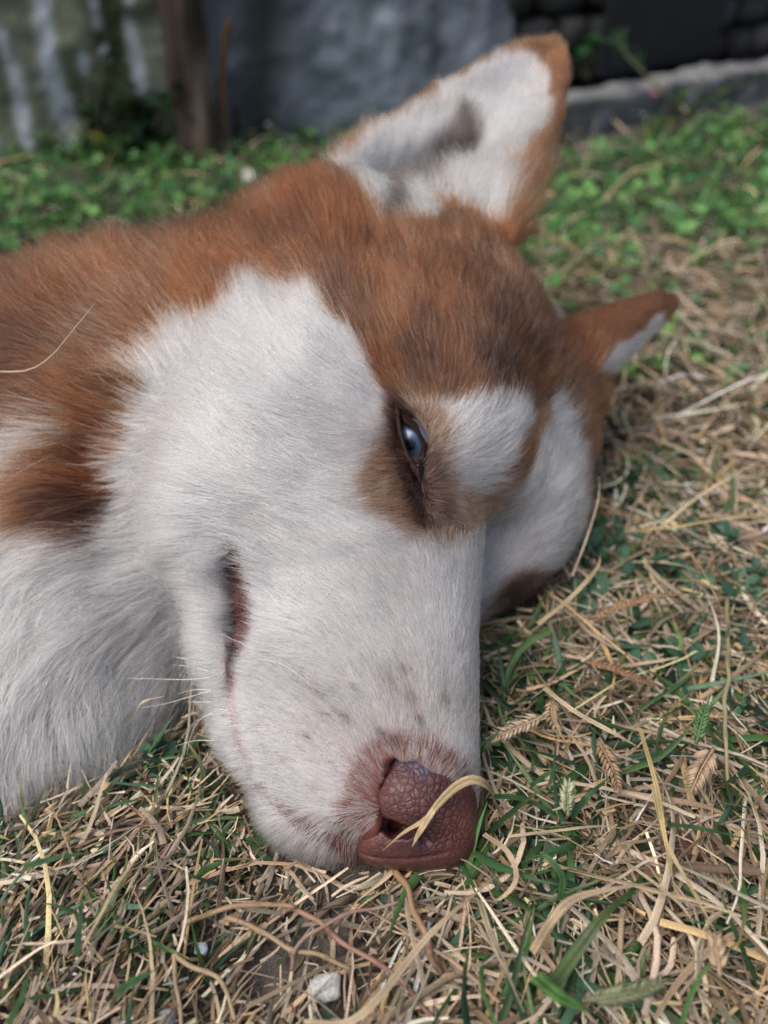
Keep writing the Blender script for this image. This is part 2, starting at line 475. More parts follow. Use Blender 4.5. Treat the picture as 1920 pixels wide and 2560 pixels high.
def ear_sheet(rim_l, rim_r, n=85, m=70, bow=0.0, bow_dir=None, prof=None, dents=()):
    """Curved ear sheet between two rim curves (lists of world points running base to tip)."""
    def res(pts):
        pts = np.array(pts); d = np.r_[0, np.cumsum(np.linalg.norm(np.diff(pts, axis=0), axis=1))]
        s = np.linspace(0, d[-1], n)
        return np.stack([np.interp(s, d, pts[:, k]) for k in range(3)], -1)
    L, Rr = res(rim_l), res(rim_r)
    for _ in range(3):
        for X in (L, Rr): X[1:-1] = .25 * X[:-2] + .5 * X[1:-1] + .25 * X[2:]
    w = np.linspace(0, 1, m)[None, :, None]
    P = L[:, None] * (1 - w) + Rr[:, None] * w
    s = np.linspace(0, 1, n)[:, None, None]
    P = P + bow_dir * (bow * prof(s) * (np.sin(np.pi * w) ** 1.1))
    for (s0, ds, w0, dw, dep) in dents:
        P = P + bow_dir * (dep * np.exp(-((s - s0) / ds) ** 2 - ((w - w0) / dw) ** 2))
    return P

NOSE_C = at(1030, 2005, .236)
SKULL_C = np.array([0.0, .285, .071])
AX = axes_from(SKULL_C - NOSE_C, np.array([.93, -.05, .36]))
A_, D_, L_ = AX

def build_dog_field(h=0.0017):
    F = Field((-.46, .02, -.01), (.19, .56, .22), h)
    B = F.ball
    # cranium, forehead, brows
    B(at(960, 930, .322), (.064, .050, .0465), .02, AX)
    B(at(1090, 1010, .300), (.045, .036, .036), .02, AX)
    B(at(1165, 1120, .287), (.026, .020, .024), .015, AX)
    B(at(1302, 1175, .318), (.037, .020, .026), .015, AX)
    B(at(1376, 1010, .345), (.040, .020, .030), .02, AX)
    B(at(800, 640, .324), (.026, .030, .028), .02, AX)
    B(at(1140, 815, .323), (.034, .030, .030), .02, AX)
    B(at(1225, 860, .335), (.040, .020, .034), .02, AX)
    F.chain([at(1312, 1285, .320), at(1235, 1400, .312), at(1150, 1490, .298)], [.0195, .0135, .011], k=.02)
    # cheek and jaw muscles
    B(at(760, 1060, .292), (.050, .040, .040), .02, AX)
    B(at(660, 1240, .275), (.040, .036, .034), .02, AX)
    B(at(900, 1330, .275), (.040, .036, .036), .02, AX)
    # muzzle, deeper than wide
    F.cone(at(905, 1420, .268), at(960, 1890, .246), .0405, .0270, .012, L_, .78)
    F.cone(at(1000, 1330, .272), at(1075, 1960, .241), .0215, .0130, .012)
    F.cone(at(760, 1600, .256), at(820, 1960, .246), .0275, .0200, .012, L_, .80)
    # lower jaw strip and chin
    F.chain([at(606, 1180, .268), at(596, 1400, .258), at(594, 1600, .252), at(632, 1830, .247), at(735, 2010, .243), at(905, 2100, .241)],
            [.0190, .0160, .0120, .0095, .0080, .0060], k=.010)
    F.cone(at(720, 1700, .262), at(870, 2010, .250), .022, .0135, .01, L_, .8)
    # nose seat
    B(at(1040, 2030, .245), (.015, .018, .0165), .006, AX)
    # neck and shoulder, far body beyond the frame
    F.chain([at(860, 900, .335), at(420, 1030, .350), at(-60, 1170, .360)], [.056, .068, .084], k=.03)
    F.chain([at(520, 1200, .345), at(250, 1400, .335), at(-120, 1600, .325)], [.044, .056, .070], k=.03)
    F.chain([at(440, 1560, .312), at(200, 1720, .295), at(-60, 1880, .285)], [.026, .036, .044], k=.03)
    B(np.array([-.40, .36, .085]), (.16, .17, .095), .04)
    # near ear
    l = [at(900, 640, .330), at(855, 500, .335), at(835, 412, .338), at(926, 350, .350), at(1111, 220, .372), at(1290, 124, .385), at(1385, 110, .388)]
    r = [at(1225, 740, .318), at(1258, 640, .322), at(1286, 545, .328), at(1329, 440, .342), at(1382, 310, .362), at(1412, 190, .380), at(1400, 130, .387)]
    P = ear_sheet(l, r, bow=.026, bow_dir=FW, prof=lambda s: np.clip(1 - s, 0, 1) ** .8, dents=((.42, .13, .54, .15, .016), (.27, .09, .30, .09, .012)))
    F.cloud(P.reshape(-1, 3), np.full(P.shape[0] * P.shape[1], .0027), .008)
    B(at(1050, 640, .362), (.036, .034, .026), .014, AX)
    # far ear
    l = [at(1370, 850, .350), at(1440, 812, .352), at(1540, 775, .358), at(1630, 748, .364), at(1672, 752, .367)]
    r = [at(1480, 1010, .342), at(1512, 925, .345), at(1580, 860, .352), at(1650, 795, .362), at(1678, 762, .367)]
    P = ear_sheet(l, r, bow=-.012, bow_dir=unit(np.array([.0, .9, -.3])), prof=lambda s: (1 - s) ** .6)
    F.cloud(P.reshape(-1, 3), np.full(P.shape[0] * P.shape[1], .0032), .010)
    # eye socket, tear groove, mouth slit
    F.eye_t = F.ray(1034, 1105)
    F.lid = {}
    e = F.on(1034, 1105, .003)
    F.pre = F.f.copy()
    B(F.on(1033, 1098, .005), (.0088, .0040, .0125), .002, AX, sub=True)
    F.cone(F.on(1052, 1180), F.on(1070, 1260), .0028, .0012, .003, sub=True)
    F.chain([F.on(590, 1385, .001), F.on(606, 1450, .001), F.on(606, 1560, .001), F.on(597, 1640, .001)], [.0030, .0046, .0046, .0028], k=.003, sub=True)
    F.chain([F.on(u, v) for u, v in ((596, 1640), (588, 1740), (606, 1850), (650, 1930), (720, 2000), (810, 2065), (912, 2120))],
            [.0020, .0016, .0014, .0014, .0014, .0014, .0014], k=.002, sub=True)
    for k in range(3):
        ix = [slice(None)] * 3
        for e in (0, -1):
            ix[k] = e; F.f[tuple(ix)] = .004
    return F
# ------------------------------------------------------------------ coat map: colours, lie and length of the fur
K = 1920 / 1659.0
class Raster:
    """Soft masks of the coat markings and painted hollow shade, looked up by where a hair root lies on the dog's near side."""
    def __init__(s):
        s.u0, s.v0, s.st = -700, -200, 4
        s.nx, s.ny = 3000 // 4, 3100 // 4
        s.U, s.V = np.meshgrid(s.u0 + s.st * np.arange(s.nx), s.v0 + s.st * np.arange(s.ny))
    def poly(s, pts, soft=1):
        p = np.array(pts, float) * K
        m = np.zeros(s.U.shape, bool)
        for (x0, y0), (x1, y1) in zip(p, np.roll(p, -1, 0)):
            if y0 == y1: continue
            c = (s.V >= min(y0, y1)) & (s.V < max(y0, y1))
            m ^= c & (s.U < x0 + (s.V - y0) * (x1 - x0) / (y1 - y0))
        return s.blur(m.astype(float), soft)
    def line(s, pts, w, soft=0):
        p = np.array(pts, float) * K; w = np.ones(len(p)) * w * K
        d = np.full(s.U.shape, 9e9)
        for i in range(len(p) - 1):
            e = p[i + 1] - p[i]
            t = np.clip(((s.U - p[i, 0]) * e[0] + (s.V - p[i, 1]) * e[1]) / (e @ e + 1e-9), 0, 1)
            dd = np.hypot(s.U - p[i, 0] - t * e[0], s.V - p[i, 1] - t * e[1]) / (w[i] + (w[i + 1] - w[i]) * t)
            d = np.minimum(d, dd)
        return s.blur(np.clip(1.6 - d, 0, 1), soft)
    def blur(s, m, r):
        for _ in range(2 if r else 0):
            for ax in (0, 1):
                c = np.cumsum(np.concatenate([np.repeat(np.take(m, [0], ax), r + 1, ax), m, np.repeat(np.take(m, [-1], ax), r, ax)], ax), ax)
                n = m.shape[ax]
                m = (np.take(c, range(2 * r + 1, 2 * r + 1 + n), ax) - np.take(c, range(0, n), ax)) / (2 * r + 1)
        return m
    def get(s, m, u, v):
        i = np.clip(((v - s.v0) / s.st).astype(int), 0, s.ny - 1); j = np.clip(((u - s.u0) / s.st).astype(int), 0, s.nx - 1)
        return m[i, j]

RS = Raster()
RUST = RS.poly([(-600, 1150), (-200, 1040), (0, 1000), (55, 925), (122, 872), (130, 915), (90, 1002), (8, 1070), (12, 1110), (60, 1130), (120, 1140), (150, 1185),
    (195, 1175), (200, 1100), (215, 1040), (238, 960), (262, 870), (290, 780), (345, 690), (380, 700), (425, 715), (470, 675), (510, 630), (560, 612),
    (625, 600), (690, 650), (740, 705), (778, 760), (800, 800), (835, 845), (850, 870), (880, 850), (930, 868), (985, 858), (1050, 850), (1110, 855), (1128, 880),
    (1130, 920), (1100, 1000), (1085, 1050), (1105, 1050), (1140, 990), (1170, 905), (1187, 830), (1228, 885), (1250, 960), (1256, 1060), (1262, 1130),
    (1320, 1240), (1450, 1200), (1700, 900), (1700, 0), (-600, 0)], 2)
EAR_IN = RS.poly([(705, 350), (795, 290), (955, 180), (1080, 116), (1150, 110), (1188, 145), (1193, 225), (1160, 310), (1108, 400), (1085, 500), (1000, 535), (900, 525),
    (880, 490), (830, 475), (770, 430), (735, 392)], 2)
EAR_ZONE = RS.poly([(690, 330), (1100, 60), (1260, 60), (1260, 300), (1130, 540), (880, 530), (700, 400)], 1)
EAR_PIT_SHADE = RS.line([(1000, 250), (975, 330), (930, 405)], [22, 40, 26], 4)
EAR_SLIT_SHADE = RS.line([(898, 398), (862, 440), (838, 475)], [18, 20, 12], 2)
FAR_EAR_IN = RS.poly([(1448, 662), (1410, 748), (1320, 815), (1285, 790), (1345, 738), (1400, 692)], 1)
EYE_TAN = RS.poly([(835, 850), (880, 850), (930, 875), (975, 915), (960, 960), (962, 1010), (985, 1050), (1040, 1085), (1100, 1020), (1120, 1030), (1070, 1110), (1000, 1160),
    (930, 1165), (860, 1130), (790, 1090), (770, 1030), (810, 975), (838, 920)], 7)
EYE_DARK = RS.line([(848, 850), (862, 900), (880, 960), (905, 1010), (918, 1060), (935, 1120)], [14, 25, 35, 36, 32, 26], 5)
BROW_GREY = RS.line([(1145, 930), (1110, 1000), (1075, 1065), (1035, 1120)], [12, 10, 11, 14], 3)
FAR_LID = RS.poly([(1040, 1300), (1090, 1235), (1210, 1222), (1230, 1330), (1130, 1380), (1030, 1420)], 5)
FAR_EYE_SHADE = RS.line([(1085, 1300), (1120, 1272), (1200, 1250), (1215, 1290)], [18, 24, 22, 30], 3)
BEIGE = np.maximum(RS.line([(700, 905), (745, 960)], 45, 10) * .8, RS.line([(860, 1230), (880, 1350), (900, 1450)], 75, 12) * .6)
MUZ_GREY = np.maximum(RS.line([(850, 1440), (880, 1500), (900, 1560)], 26, 6), np.maximum(RS.line([(960, 1500), (970, 1540)], 14, 5) * 1.2, RS.line([(660, 1490), (720, 1560)], 45, 10) * .6))
NOSE_RIM = RS.line([(770, 1870), (745, 1800), (760, 1720), (790, 1640), (850, 1605), (930, 1620), (985, 1660), (1010, 1700)], [26, 26, 24, 24, 22, 26, 26, 20], 4)
NOSE_RIM = np.maximum(NOSE_RIM, RS.line([(795, 1790), (800, 1710), (832, 1645)], [24, 22, 16], 2))
LIP_DARK = RS.line([(560, 1690), (600, 1735), (650, 1775), (700, 1808), (770, 1840)], [6, 11, 16, 18, 22], 2)
LIP_PINK = RS.line([(505, 1400), (503, 1470), (503, 1560), (512, 1630), (560, 1700)], [12, 15, 9, 6, 6], 3)
SPOTS = np.zeros(RS.U.shape)
for x, y, w in ((692, 1497, 6), (700, 1540, 6), (745, 1552, 5), (872, 1442, 5), (892, 1505, 5), (905, 1555, 6), (640, 1442, 3), (622, 1420, 3), (760, 1480, 4), (660, 1590, 4), (612, 1640, 4), (820, 1580, 5),
                (720, 1650, 4), (680, 1700, 4), (560, 1700, 4), (962, 1515, 7), (978, 955, 5), (990, 930, 3), (955, 1020, 3), (570, 1620, 3), (780, 1420, 3), (850, 1600, 5)):
    SPOTS = np.maximum(SPOTS, RS.line([(x - 4, y - 5), (x + 5, y + 7)], w * 1.15, 0))
NOSE_PLATE = RS.poly([(776, 1800), (822, 1770), (826, 1700), (842, 1640), (905, 1650), (960, 1690), (990, 1745), (1018, 1755), (1018, 1850), (860, 1880), (772, 1850)], 0)
MOUTH = RS.line([(508, 1192), (521, 1245), (526, 1330), (517, 1400)], [8, 13, 12, 8], 0)
MOUTH_W = RS.line([(506, 1190), (516, 1245), (522, 1330), (514, 1405)], [14, 24, 24, 16], 2)
EYE_HOLE = RS.poly([(866, 885), (880, 905), (905, 935), (921, 962), (917, 985), (907, 1010), (895, 1002), (880, 978), (868, 945), (860, 905)], 0)
DUCT = RS.line([(906, 1005), (915, 1070)], [4, 3], 0)

C_RUST, C_RUST_D, C_TAN = np.array([.160, .054, .018]), np.array([.026, .011, .008]), np.array([.36, .20, .115])
C_WHITE, C_CREAM, C_GREY = np.array([.73, .745, .785]), np.array([.68, .61, .52]), np.array([.30, .25, .22])
C_BROWN, C_DARK = np.array([.155, .060, .027]), np.array([.040, .017, .012])


def coat(p, n, jit):
    """Fur colour at roots p with normals n; jit (n,) random 0..1 per hair."""
    u, v, t = proj(p)
    w = vnoise(p, 120, 3)[:, None] * 8 + vnoise(p, 320, 4)[:, None] * 7
    uu, vv = u + w[:, 0], v + vnoise(p, 150, 5) * 9
    G = lambda m: RS.get(m, uu, vv)
    view = p - CAM; view /= np.linalg.norm(view, axis=1)[:, None]
    away = (n * view).sum(1)
    jit2 = jit * 13.7 % 1.0
    r = np.clip((G(RUST) - .5) * 3 + .5, 0, 1)
    big = vnoise(p, 34, 1); fine = vnoise(p, 210, 2)
    rust = mixc(np.tile(C_RUST, (len(p), 1)), C_RUST_D, np.clip(.38 + .85 * big + .5 * vnoise(p, 80, 6) + .4 * fine + .55 * (jit2 - .5), 0, .96))
    # pale grizzled tips over the neck and the skull behind the brow
    griz = np.clip(.16 + .5 * vnoise(p, 26, 8), 0, .55)
    rust = mixc(rust, C_TAN, (jit < griz).astype(float) * .75)
    fore = np.clip(RS.get(FORE_DARK, u, v), 0, 1)
    rust = mixc(rust, C_RUST_D * .9, fore * .62)
    white = mixc(np.tile(C_WHITE, (len(p), 1)), C_CREAM, np.clip(.12 + .2 * big + G(BEIGE) * .45, 0, .8))
    white = mixc(white, np.array([.26, .225, .22]), (jit2 > .87) * .85 * np.clip(1 - ((u - 560) / 160) * .0, 0, 1))
    neck = np.clip((520 - u) / 500, 0, 1) * np.clip((v - 1150) / 300, 0, 1)
    white = mixc(white, C_CREAM * .85, neck * np.clip(.25 + .5 * big, 0, .6))
    near_ear = G(EAR_ZONE) > .5
    ear_far = (u > 1330) & (v < 960) & (v > 620)
    c = mixc(white, rust, (jit < r * 1.2 - .1).astype(float) * .85 + r * .15)
    c = mixc(c, np.array([.47, .31, .18]), np.clip(G(EYE_TAN) * 1.3, 0, 1) * .8)
    c = mixc(c, C_BROWN, np.clip(G(EYE_TAN) * 1.8, 0, 1) * (jit2 > .50) * .9)
    c = mixc(c, C_DARK, np.clip(G(EYE_DARK) * 1.8, 0, 1) * (.45 + .55 * (jit > .25)))
    c = mixc(c, C_BROWN, np.clip(G(BROW_GREY), 0, 1) * (.2 + .6 * jit))
    MUZZ = np.clip((v - 1550) / 250, 0, 1) * np.clip((u - 560) / 200, 0, 1) * (r < .5)
    c = mixc(c, C_GREY, np.clip(G(MUZ_GREY) * .7 * (jit > .45) + G(SPOTS) * .9 + MUZZ * (jit > .76) * .8, 0, .88))
    c = mixc(c, np.array([.15, .075, .058]), np.clip(G(NOSE_RIM) * .9 * jit + G(LIP_DARK) * .5 * jit, 0, .8))
    # ears: white lining inside, rust outside
    e_in = np.clip(G(EAR_IN) * 3 - 1, 0, 1) * (away < .35)
    lining = mixc(np.tile(C_WHITE * .93, (len(p), 1)), C_CREAM, np.clip(.45 + .5 * vnoise(p, 90, 12), 0, .9))
    lining = mixc(lining, np.array([.050, .030, .023]), np.clip(G(EAR_PIT_SHADE) * 1.6 * (.6 + .4 * jit) + G(EAR_SLIT_SHADE) * 1.3, 0, .95))  # ear hollow and slit: dark skin tone, with shade painted into the hair colour
    ear = mixc(mixc(np.tile(C_RUST * .95, (len(p), 1)), C_TAN, jit * .35), lining, e_in)
    c = np.where(near_ear[:, None] & (v < 560)[:, None], ear, c)
    fe = mixc(mixc(np.tile(C_RUST * .9, (len(p), 1)), C_TAN, jit * .25), C_WHITE * .9, np.clip(G(FAR_EAR_IN) * 3 - 1, 0, 1))
    c = np.where((ear_far & (u - 1330 > (v - 760) * .55))[:, None], fe, c)
    c = mixc(c, np.array([.16, .075, .045]), np.clip(RS.get(FAR_LID, u, v) * 1.3, 0, 1) * .9)  # far cheek: brown fur with its shading mixed into the colour
    c = mixc(c, C_DARK * .6, np.clip(RS.get(FAR_EYE_SHADE, u, v) * 1.3, 0, 1) * .95)  # deep shade of the far eye hollow painted as dark fur colour
    tuftv = vnoise(p, 260, 9) * .14 + vnoise(p, 110, 19) * .10
    return c * np.clip(0.50 + 0.60 * (jit * 7.3 % 1.0) + tuftv, .35, 1.15)[:, None]

FORE_DARK = np.maximum(RS.line([(880, 790), (960, 800), (1060, 830), (1130, 850)], [40, 45, 30, 22], 10),
                       RS.line([(730, 610), (790, 690), (830, 760)], [30, 34, 30], 8) * .8)
FORE_DARK = np.maximum(FORE_DARK, RS.line([(100, 880), (30, 940), (-100, 980)], [40, 60, 60], 10) * .8)
FORE_DARK = np.maximum(FORE_DARK, RS.line([(230, 760), (200, 900), (170, 1010)], [24, 30, 34], 9) * .7)

# (u, v, lie du, dv, length mm, lift) in enlarged-photo pixels
LIE = np.array([
 (800,1600,-0.5,-0.85,4,0.28),(900,1560,-0.1,-1,4,0.28),(980,1600,0.2,-1,4,0.28),(1010,1720,0.6,-0.7,3,0.3),(700,1650,-0.9,-0.35,5,0.28),(600,1650,-1,-0.1,6,0.28),
 (560,1750,-0.9,0.35,7,0.32),(650,1830,-0.6,0.7,8,0.34),(780,1850,-0.3,0.9,8,0.34),(680,1500,-0.85,-0.5,6,0.22),(850,1400,-0.5,-0.85,6,0.22),(960,1400,-0.1,-1,6,0.22),
 (1020,1400,0.15,-1,6,0.22),(560,1500,-0.9,-0.4,7,0.25),(470,1500,-1,0.15,8,0.35),(470,1350,-1,-0.1,9,0.35),(450,1250,-0.95,-0.25,12,0.35),
 (700,1250,-0.85,-0.5,8,0.18),(600,1150,-0.9,-0.45,12,0.2),(800,1150,-0.85,-0.45,8,0.18),(850,1000,-1,0,6,0.22),(800,1090,-1,0.05,8,0.2),(880,1130,-0.75,0.15,5,0.2),(700,1000,-0.95,-0.4,12,0.2),
 (600,950,-0.9,-0.5,16,0.22),(600,800,-0.8,-0.65,16,0.24),(700,750,-0.75,-0.7,14,0.22),(780,850,-0.8,-0.6,12,0.22),(500,850,-0.9,-0.45,22,0.28),(400,800,-0.85,-0.6,23,0.32),
 (620,620,-0.65,-0.8,18,0.28),(500,650,-0.75,-0.8,21,0.32),(320,900,-1,-0.15,25,0.32),(300,1050,-1,0.1,26,0.32),(250,1150,-1,0.25,23,0.42),(420,1100,-0.95,0.15,22,0.3),
 (330,1250,-0.9,0.45,20,0.42),(400,1350,-0.75,0.6,22,0.3),(200,1300,-0.6,0.8,23,0.42),(100,1250,-0.5,0.85,24,0.42),(80,1450,-0.2,1,24,0.42),(250,1450,-0.3,1,22,0.42),
 (380,1450,-0.35,0.95,20,0.32),(300,1560,-0.1,1,20,0.42),(150,1600,0,1,23,0.42),(30,1700,0.05,1,23,0.42),(-80,1400,-0.3,1,24,0.42),(-100,900,-0.9,0.2,32,0.36),
 (100,1000,-0.9,0.3,30,0.32),(150,850,-0.95,0,30,0.32),(60,800,-0.95,-0.25,32,0.32),(200,700,-0.85,-0.5,28,0.32),(100,680,-0.75,-0.7,30,0.36),(300,560,-0.7,-0.75,26,0.36),
 (450,520,-0.6,-0.8,23,0.36),(550,560,-0.55,-0.85,22,0.32),(650,500,-0.35,-0.95,20,0.32),(700,410,-0.5,-0.9,16,0.36),
 (800,560,-0.2,-1,14,0.28),(950,600,0,-1,10,.24),(1080,640,.15,-1,10,.24),(1000,750,0.05,-1,12,0.25),(850,720,-0.3,-0.95,12,0.25),(1120,760,0.3,-0.95,12,0.28),
 (900,830,-0.1,-1,8,0.28),(1050,880,0.2,-1,10,0.28),(1150,850,0.35,-0.95,12,0.28),(1000,950,0.6,-0.8,8,0.25),(1080,950,0.6,-0.8,10,0.25),(1000,1030,1,-0.25,8,0.22),
 (1050,1080,0.9,-0.4,9,0.22),(965,1085,0.7,0.35,6,0.22),(940,1210,-0.05,-1,5,0.2),(850,1230,-0.6,-0.7,6,0.2),(1050,1200,0.35,-0.95,8,0.22),(1150,1080,0.5,-0.85,12,0.28),(1200,950,0.45,-0.9,14,0.32),
 (1270,950,.7,-.6,10,.3),(1240,1150,.9,-.3,10,.3),(1200,1230,.8,.3,8,.3),(1100,1330,.6,.3,7,.3),(1270,800,0.5,-0.85,14,0.32),(1180,720,0.3,-0.95,12,0.3),
 (858,890,-0.7,-0.6,4,0.28),(845,950,-1,0,5,0.24),(880,1045,-0.8,0.4,5,0.22),(925,935,0.6,-0.8,5,0.32),(940,1000,0.9,-0.3,5,0.22),
 (1100,300,0.25,-0.95,14,0.35),(1000,330,0.15,-0.95,14,0.35),(900,350,0.1,-0.95,12,0.35),(1050,460,.05,-1,26,.55),(950,470,-.05,-1,24,.55),(800,400,.1,-1,12,.32),(1170,200,0.3,-0.9,8,0.3),
 (1215,200,0.4,-0.9,6,0.3),(1150,100,0.1,-0.9,6,0.3),(1000,160,.1,-.9,6,.3),(880,260,.05,-1,7,.3),(1130,460,0.5,-0.8,8,0.3),(1190,340,0.6,-0.7,6,0.3),
 (1250,740,0.8,-0.4,8,0.3),(1400,680,0.9,-0.35,4,0.25),(1350,760,0.9,-0.2,6,0.3)], float)

def idw(src, val, p, power=3.0):
    out = np.zeros((len(p), val.shape[1]), np.float32); s2 = src.astype(np.float32)
    for i in range(0, len(p), 20000):
        q = p[i:i + 20000].astype(np.float32)
        d = ((q[:, None] - s2[None]) ** 2).sum(-1) + 3e-6
        w = d ** (-power / 2 - .25)
        out[i:i + 20000] = (w @ val.astype(np.float32)) / w.sum(1)[:, None]
    return out
# ------------------------------------------------------------------ the dog
T0 = time.time()
FIELD = build_dog_field(.0016)
DV, DQ = FIELD.mesh(2)
DN = vertex_normals(DV, DQ)

def lie_field():
    P, Vv = [], []
    for a, b, du, dv, ln, lf in LIE:
        u, v = a * K, b * K
        t = FIELD.ray(u, v, .15, .7)
        if t is None:
            t = FIELD.ray(u + 30, v) or FIELD.ray(u - 30, v) or FIELD.ray(u, v + 30) or .3
        p = at(u, v, t)
        e = .002
        g = np.array([FIELD.val(p + e * np.eye(3)[k]) - FIELD.val(p - e * np.eye(3)[k]) for k in range(3)]) if -.4 < p[0] < .17 else np.array([0, -.6, .8])
        n = g / (np.linalg.norm(g) + 1e-9)
        view = unit(p - CAM)
        w = RT * du - UP * dv
        cosv = n @ view
        d = w - view * ((w @ n) / min(cosv, -.35))
        d = d - n * (d @ n)
        P.append(p); Vv.append(np.r_[unit(d), ln, lf])
    return np.array(P), np.array(Vv)
LP, LV = lie_field()
LF = idw(LP, LV, DV)
FLOW = LF[:, :3]; FLOW = FLOW - DN * (FLOW * DN).sum(1)[:, None]
FLOW /= np.linalg.norm(FLOW, axis=1)[:, None] + 1e-9
LEN = LF[:, 3] / 1000; LIFT = LF[:, 4]
mid_ = np.clip((LEN - .008) / .004, 0, 1) * np.clip((.030 - LEN) / .006, 0, 1); LEN = LEN * (1 + .18 * mid_); LIFT = LIFT + .05 * mid_
# sink the skin below the fur it carries
SINK = np.clip(LEN * .16, .0004, .0055)
pu, pv, pt = proj(DV)
bare = np.maximum.reduce([RS.get(NOSE_PLATE, pu, pv), RS.get(MOUTH, pu, pv), RS.get(EYE_HOLE, pu, pv)]) > .3
earv = (RS.get(EAR_ZONE, pu, pv) > .3) | ((pu > 1400) & (pv < 940))
SINK[bare] = 0; SINK[(RS.get(NOSE_PLATE, pu, pv) > .3) & (pu > 958)] = .0085; SINK[earv] *= .2
DV = DV - DN * SINK[:, None]
DV += DN * (np.clip((LEN - .010) / .010, 0, 1) * (.0030 * vnoise(DV, 75, 14) + .0016 * vnoise(DV, 150, 15)))[:, None] * (~earv)[:, None]
DV[:, 2] = np.maximum(DV[:, 2], .0015)

skin = coat(DV, DN, np.full(len(DV), .5))
lum = skin.mean(1)
skin = np.where((lum > .35)[:, None], np.array([.34, .28, .27]), skin * .55)
def over(mask, colr, gain=1.0):
    global skin
    skin = mixc(skin, np.array(colr), np.clip(RS.get(mask, pu, pv) * gain, 0, 1))
over(LIP_PINK, (.26, .135, .115), 1.2); over(NOSE_RIM, (.12, .040, .031), 1.4); over(LIP_DARK, (.085, .034, .032), 1.5)
over(NOSE_PLATE, (.15, .05, .04)); over(MOUTH_W, (.085, .034, .030), 1.3); over(MOUTH, (.075, .022, .019), 1.5); over(EYE_DARK, (.035, .014, .010), 1.2); over(EAR_PIT_SHADE, (.10, .055, .045), .9); over(EAR_SLIT_SHADE, (.05, .03, .025), 1.2)  # shade of the ear hollow and slit put into the skin colour too
over(SPOTS, (.045, .026, .024), 1.2); over(MUZ_GREY, (.20, .14, .12), .6)

dog = empty('dog', (0, .25, 0))
tag(dog, 'rust and white husky dog lying on the grass, blue eye half open', 'dog')
M_SKIN = new_mat('dog_skin', rough=.55, attr='tint', spec=.25)
body = child(mesh_obj('body', DV, DQ, M_SKIN, col=skin), dog)

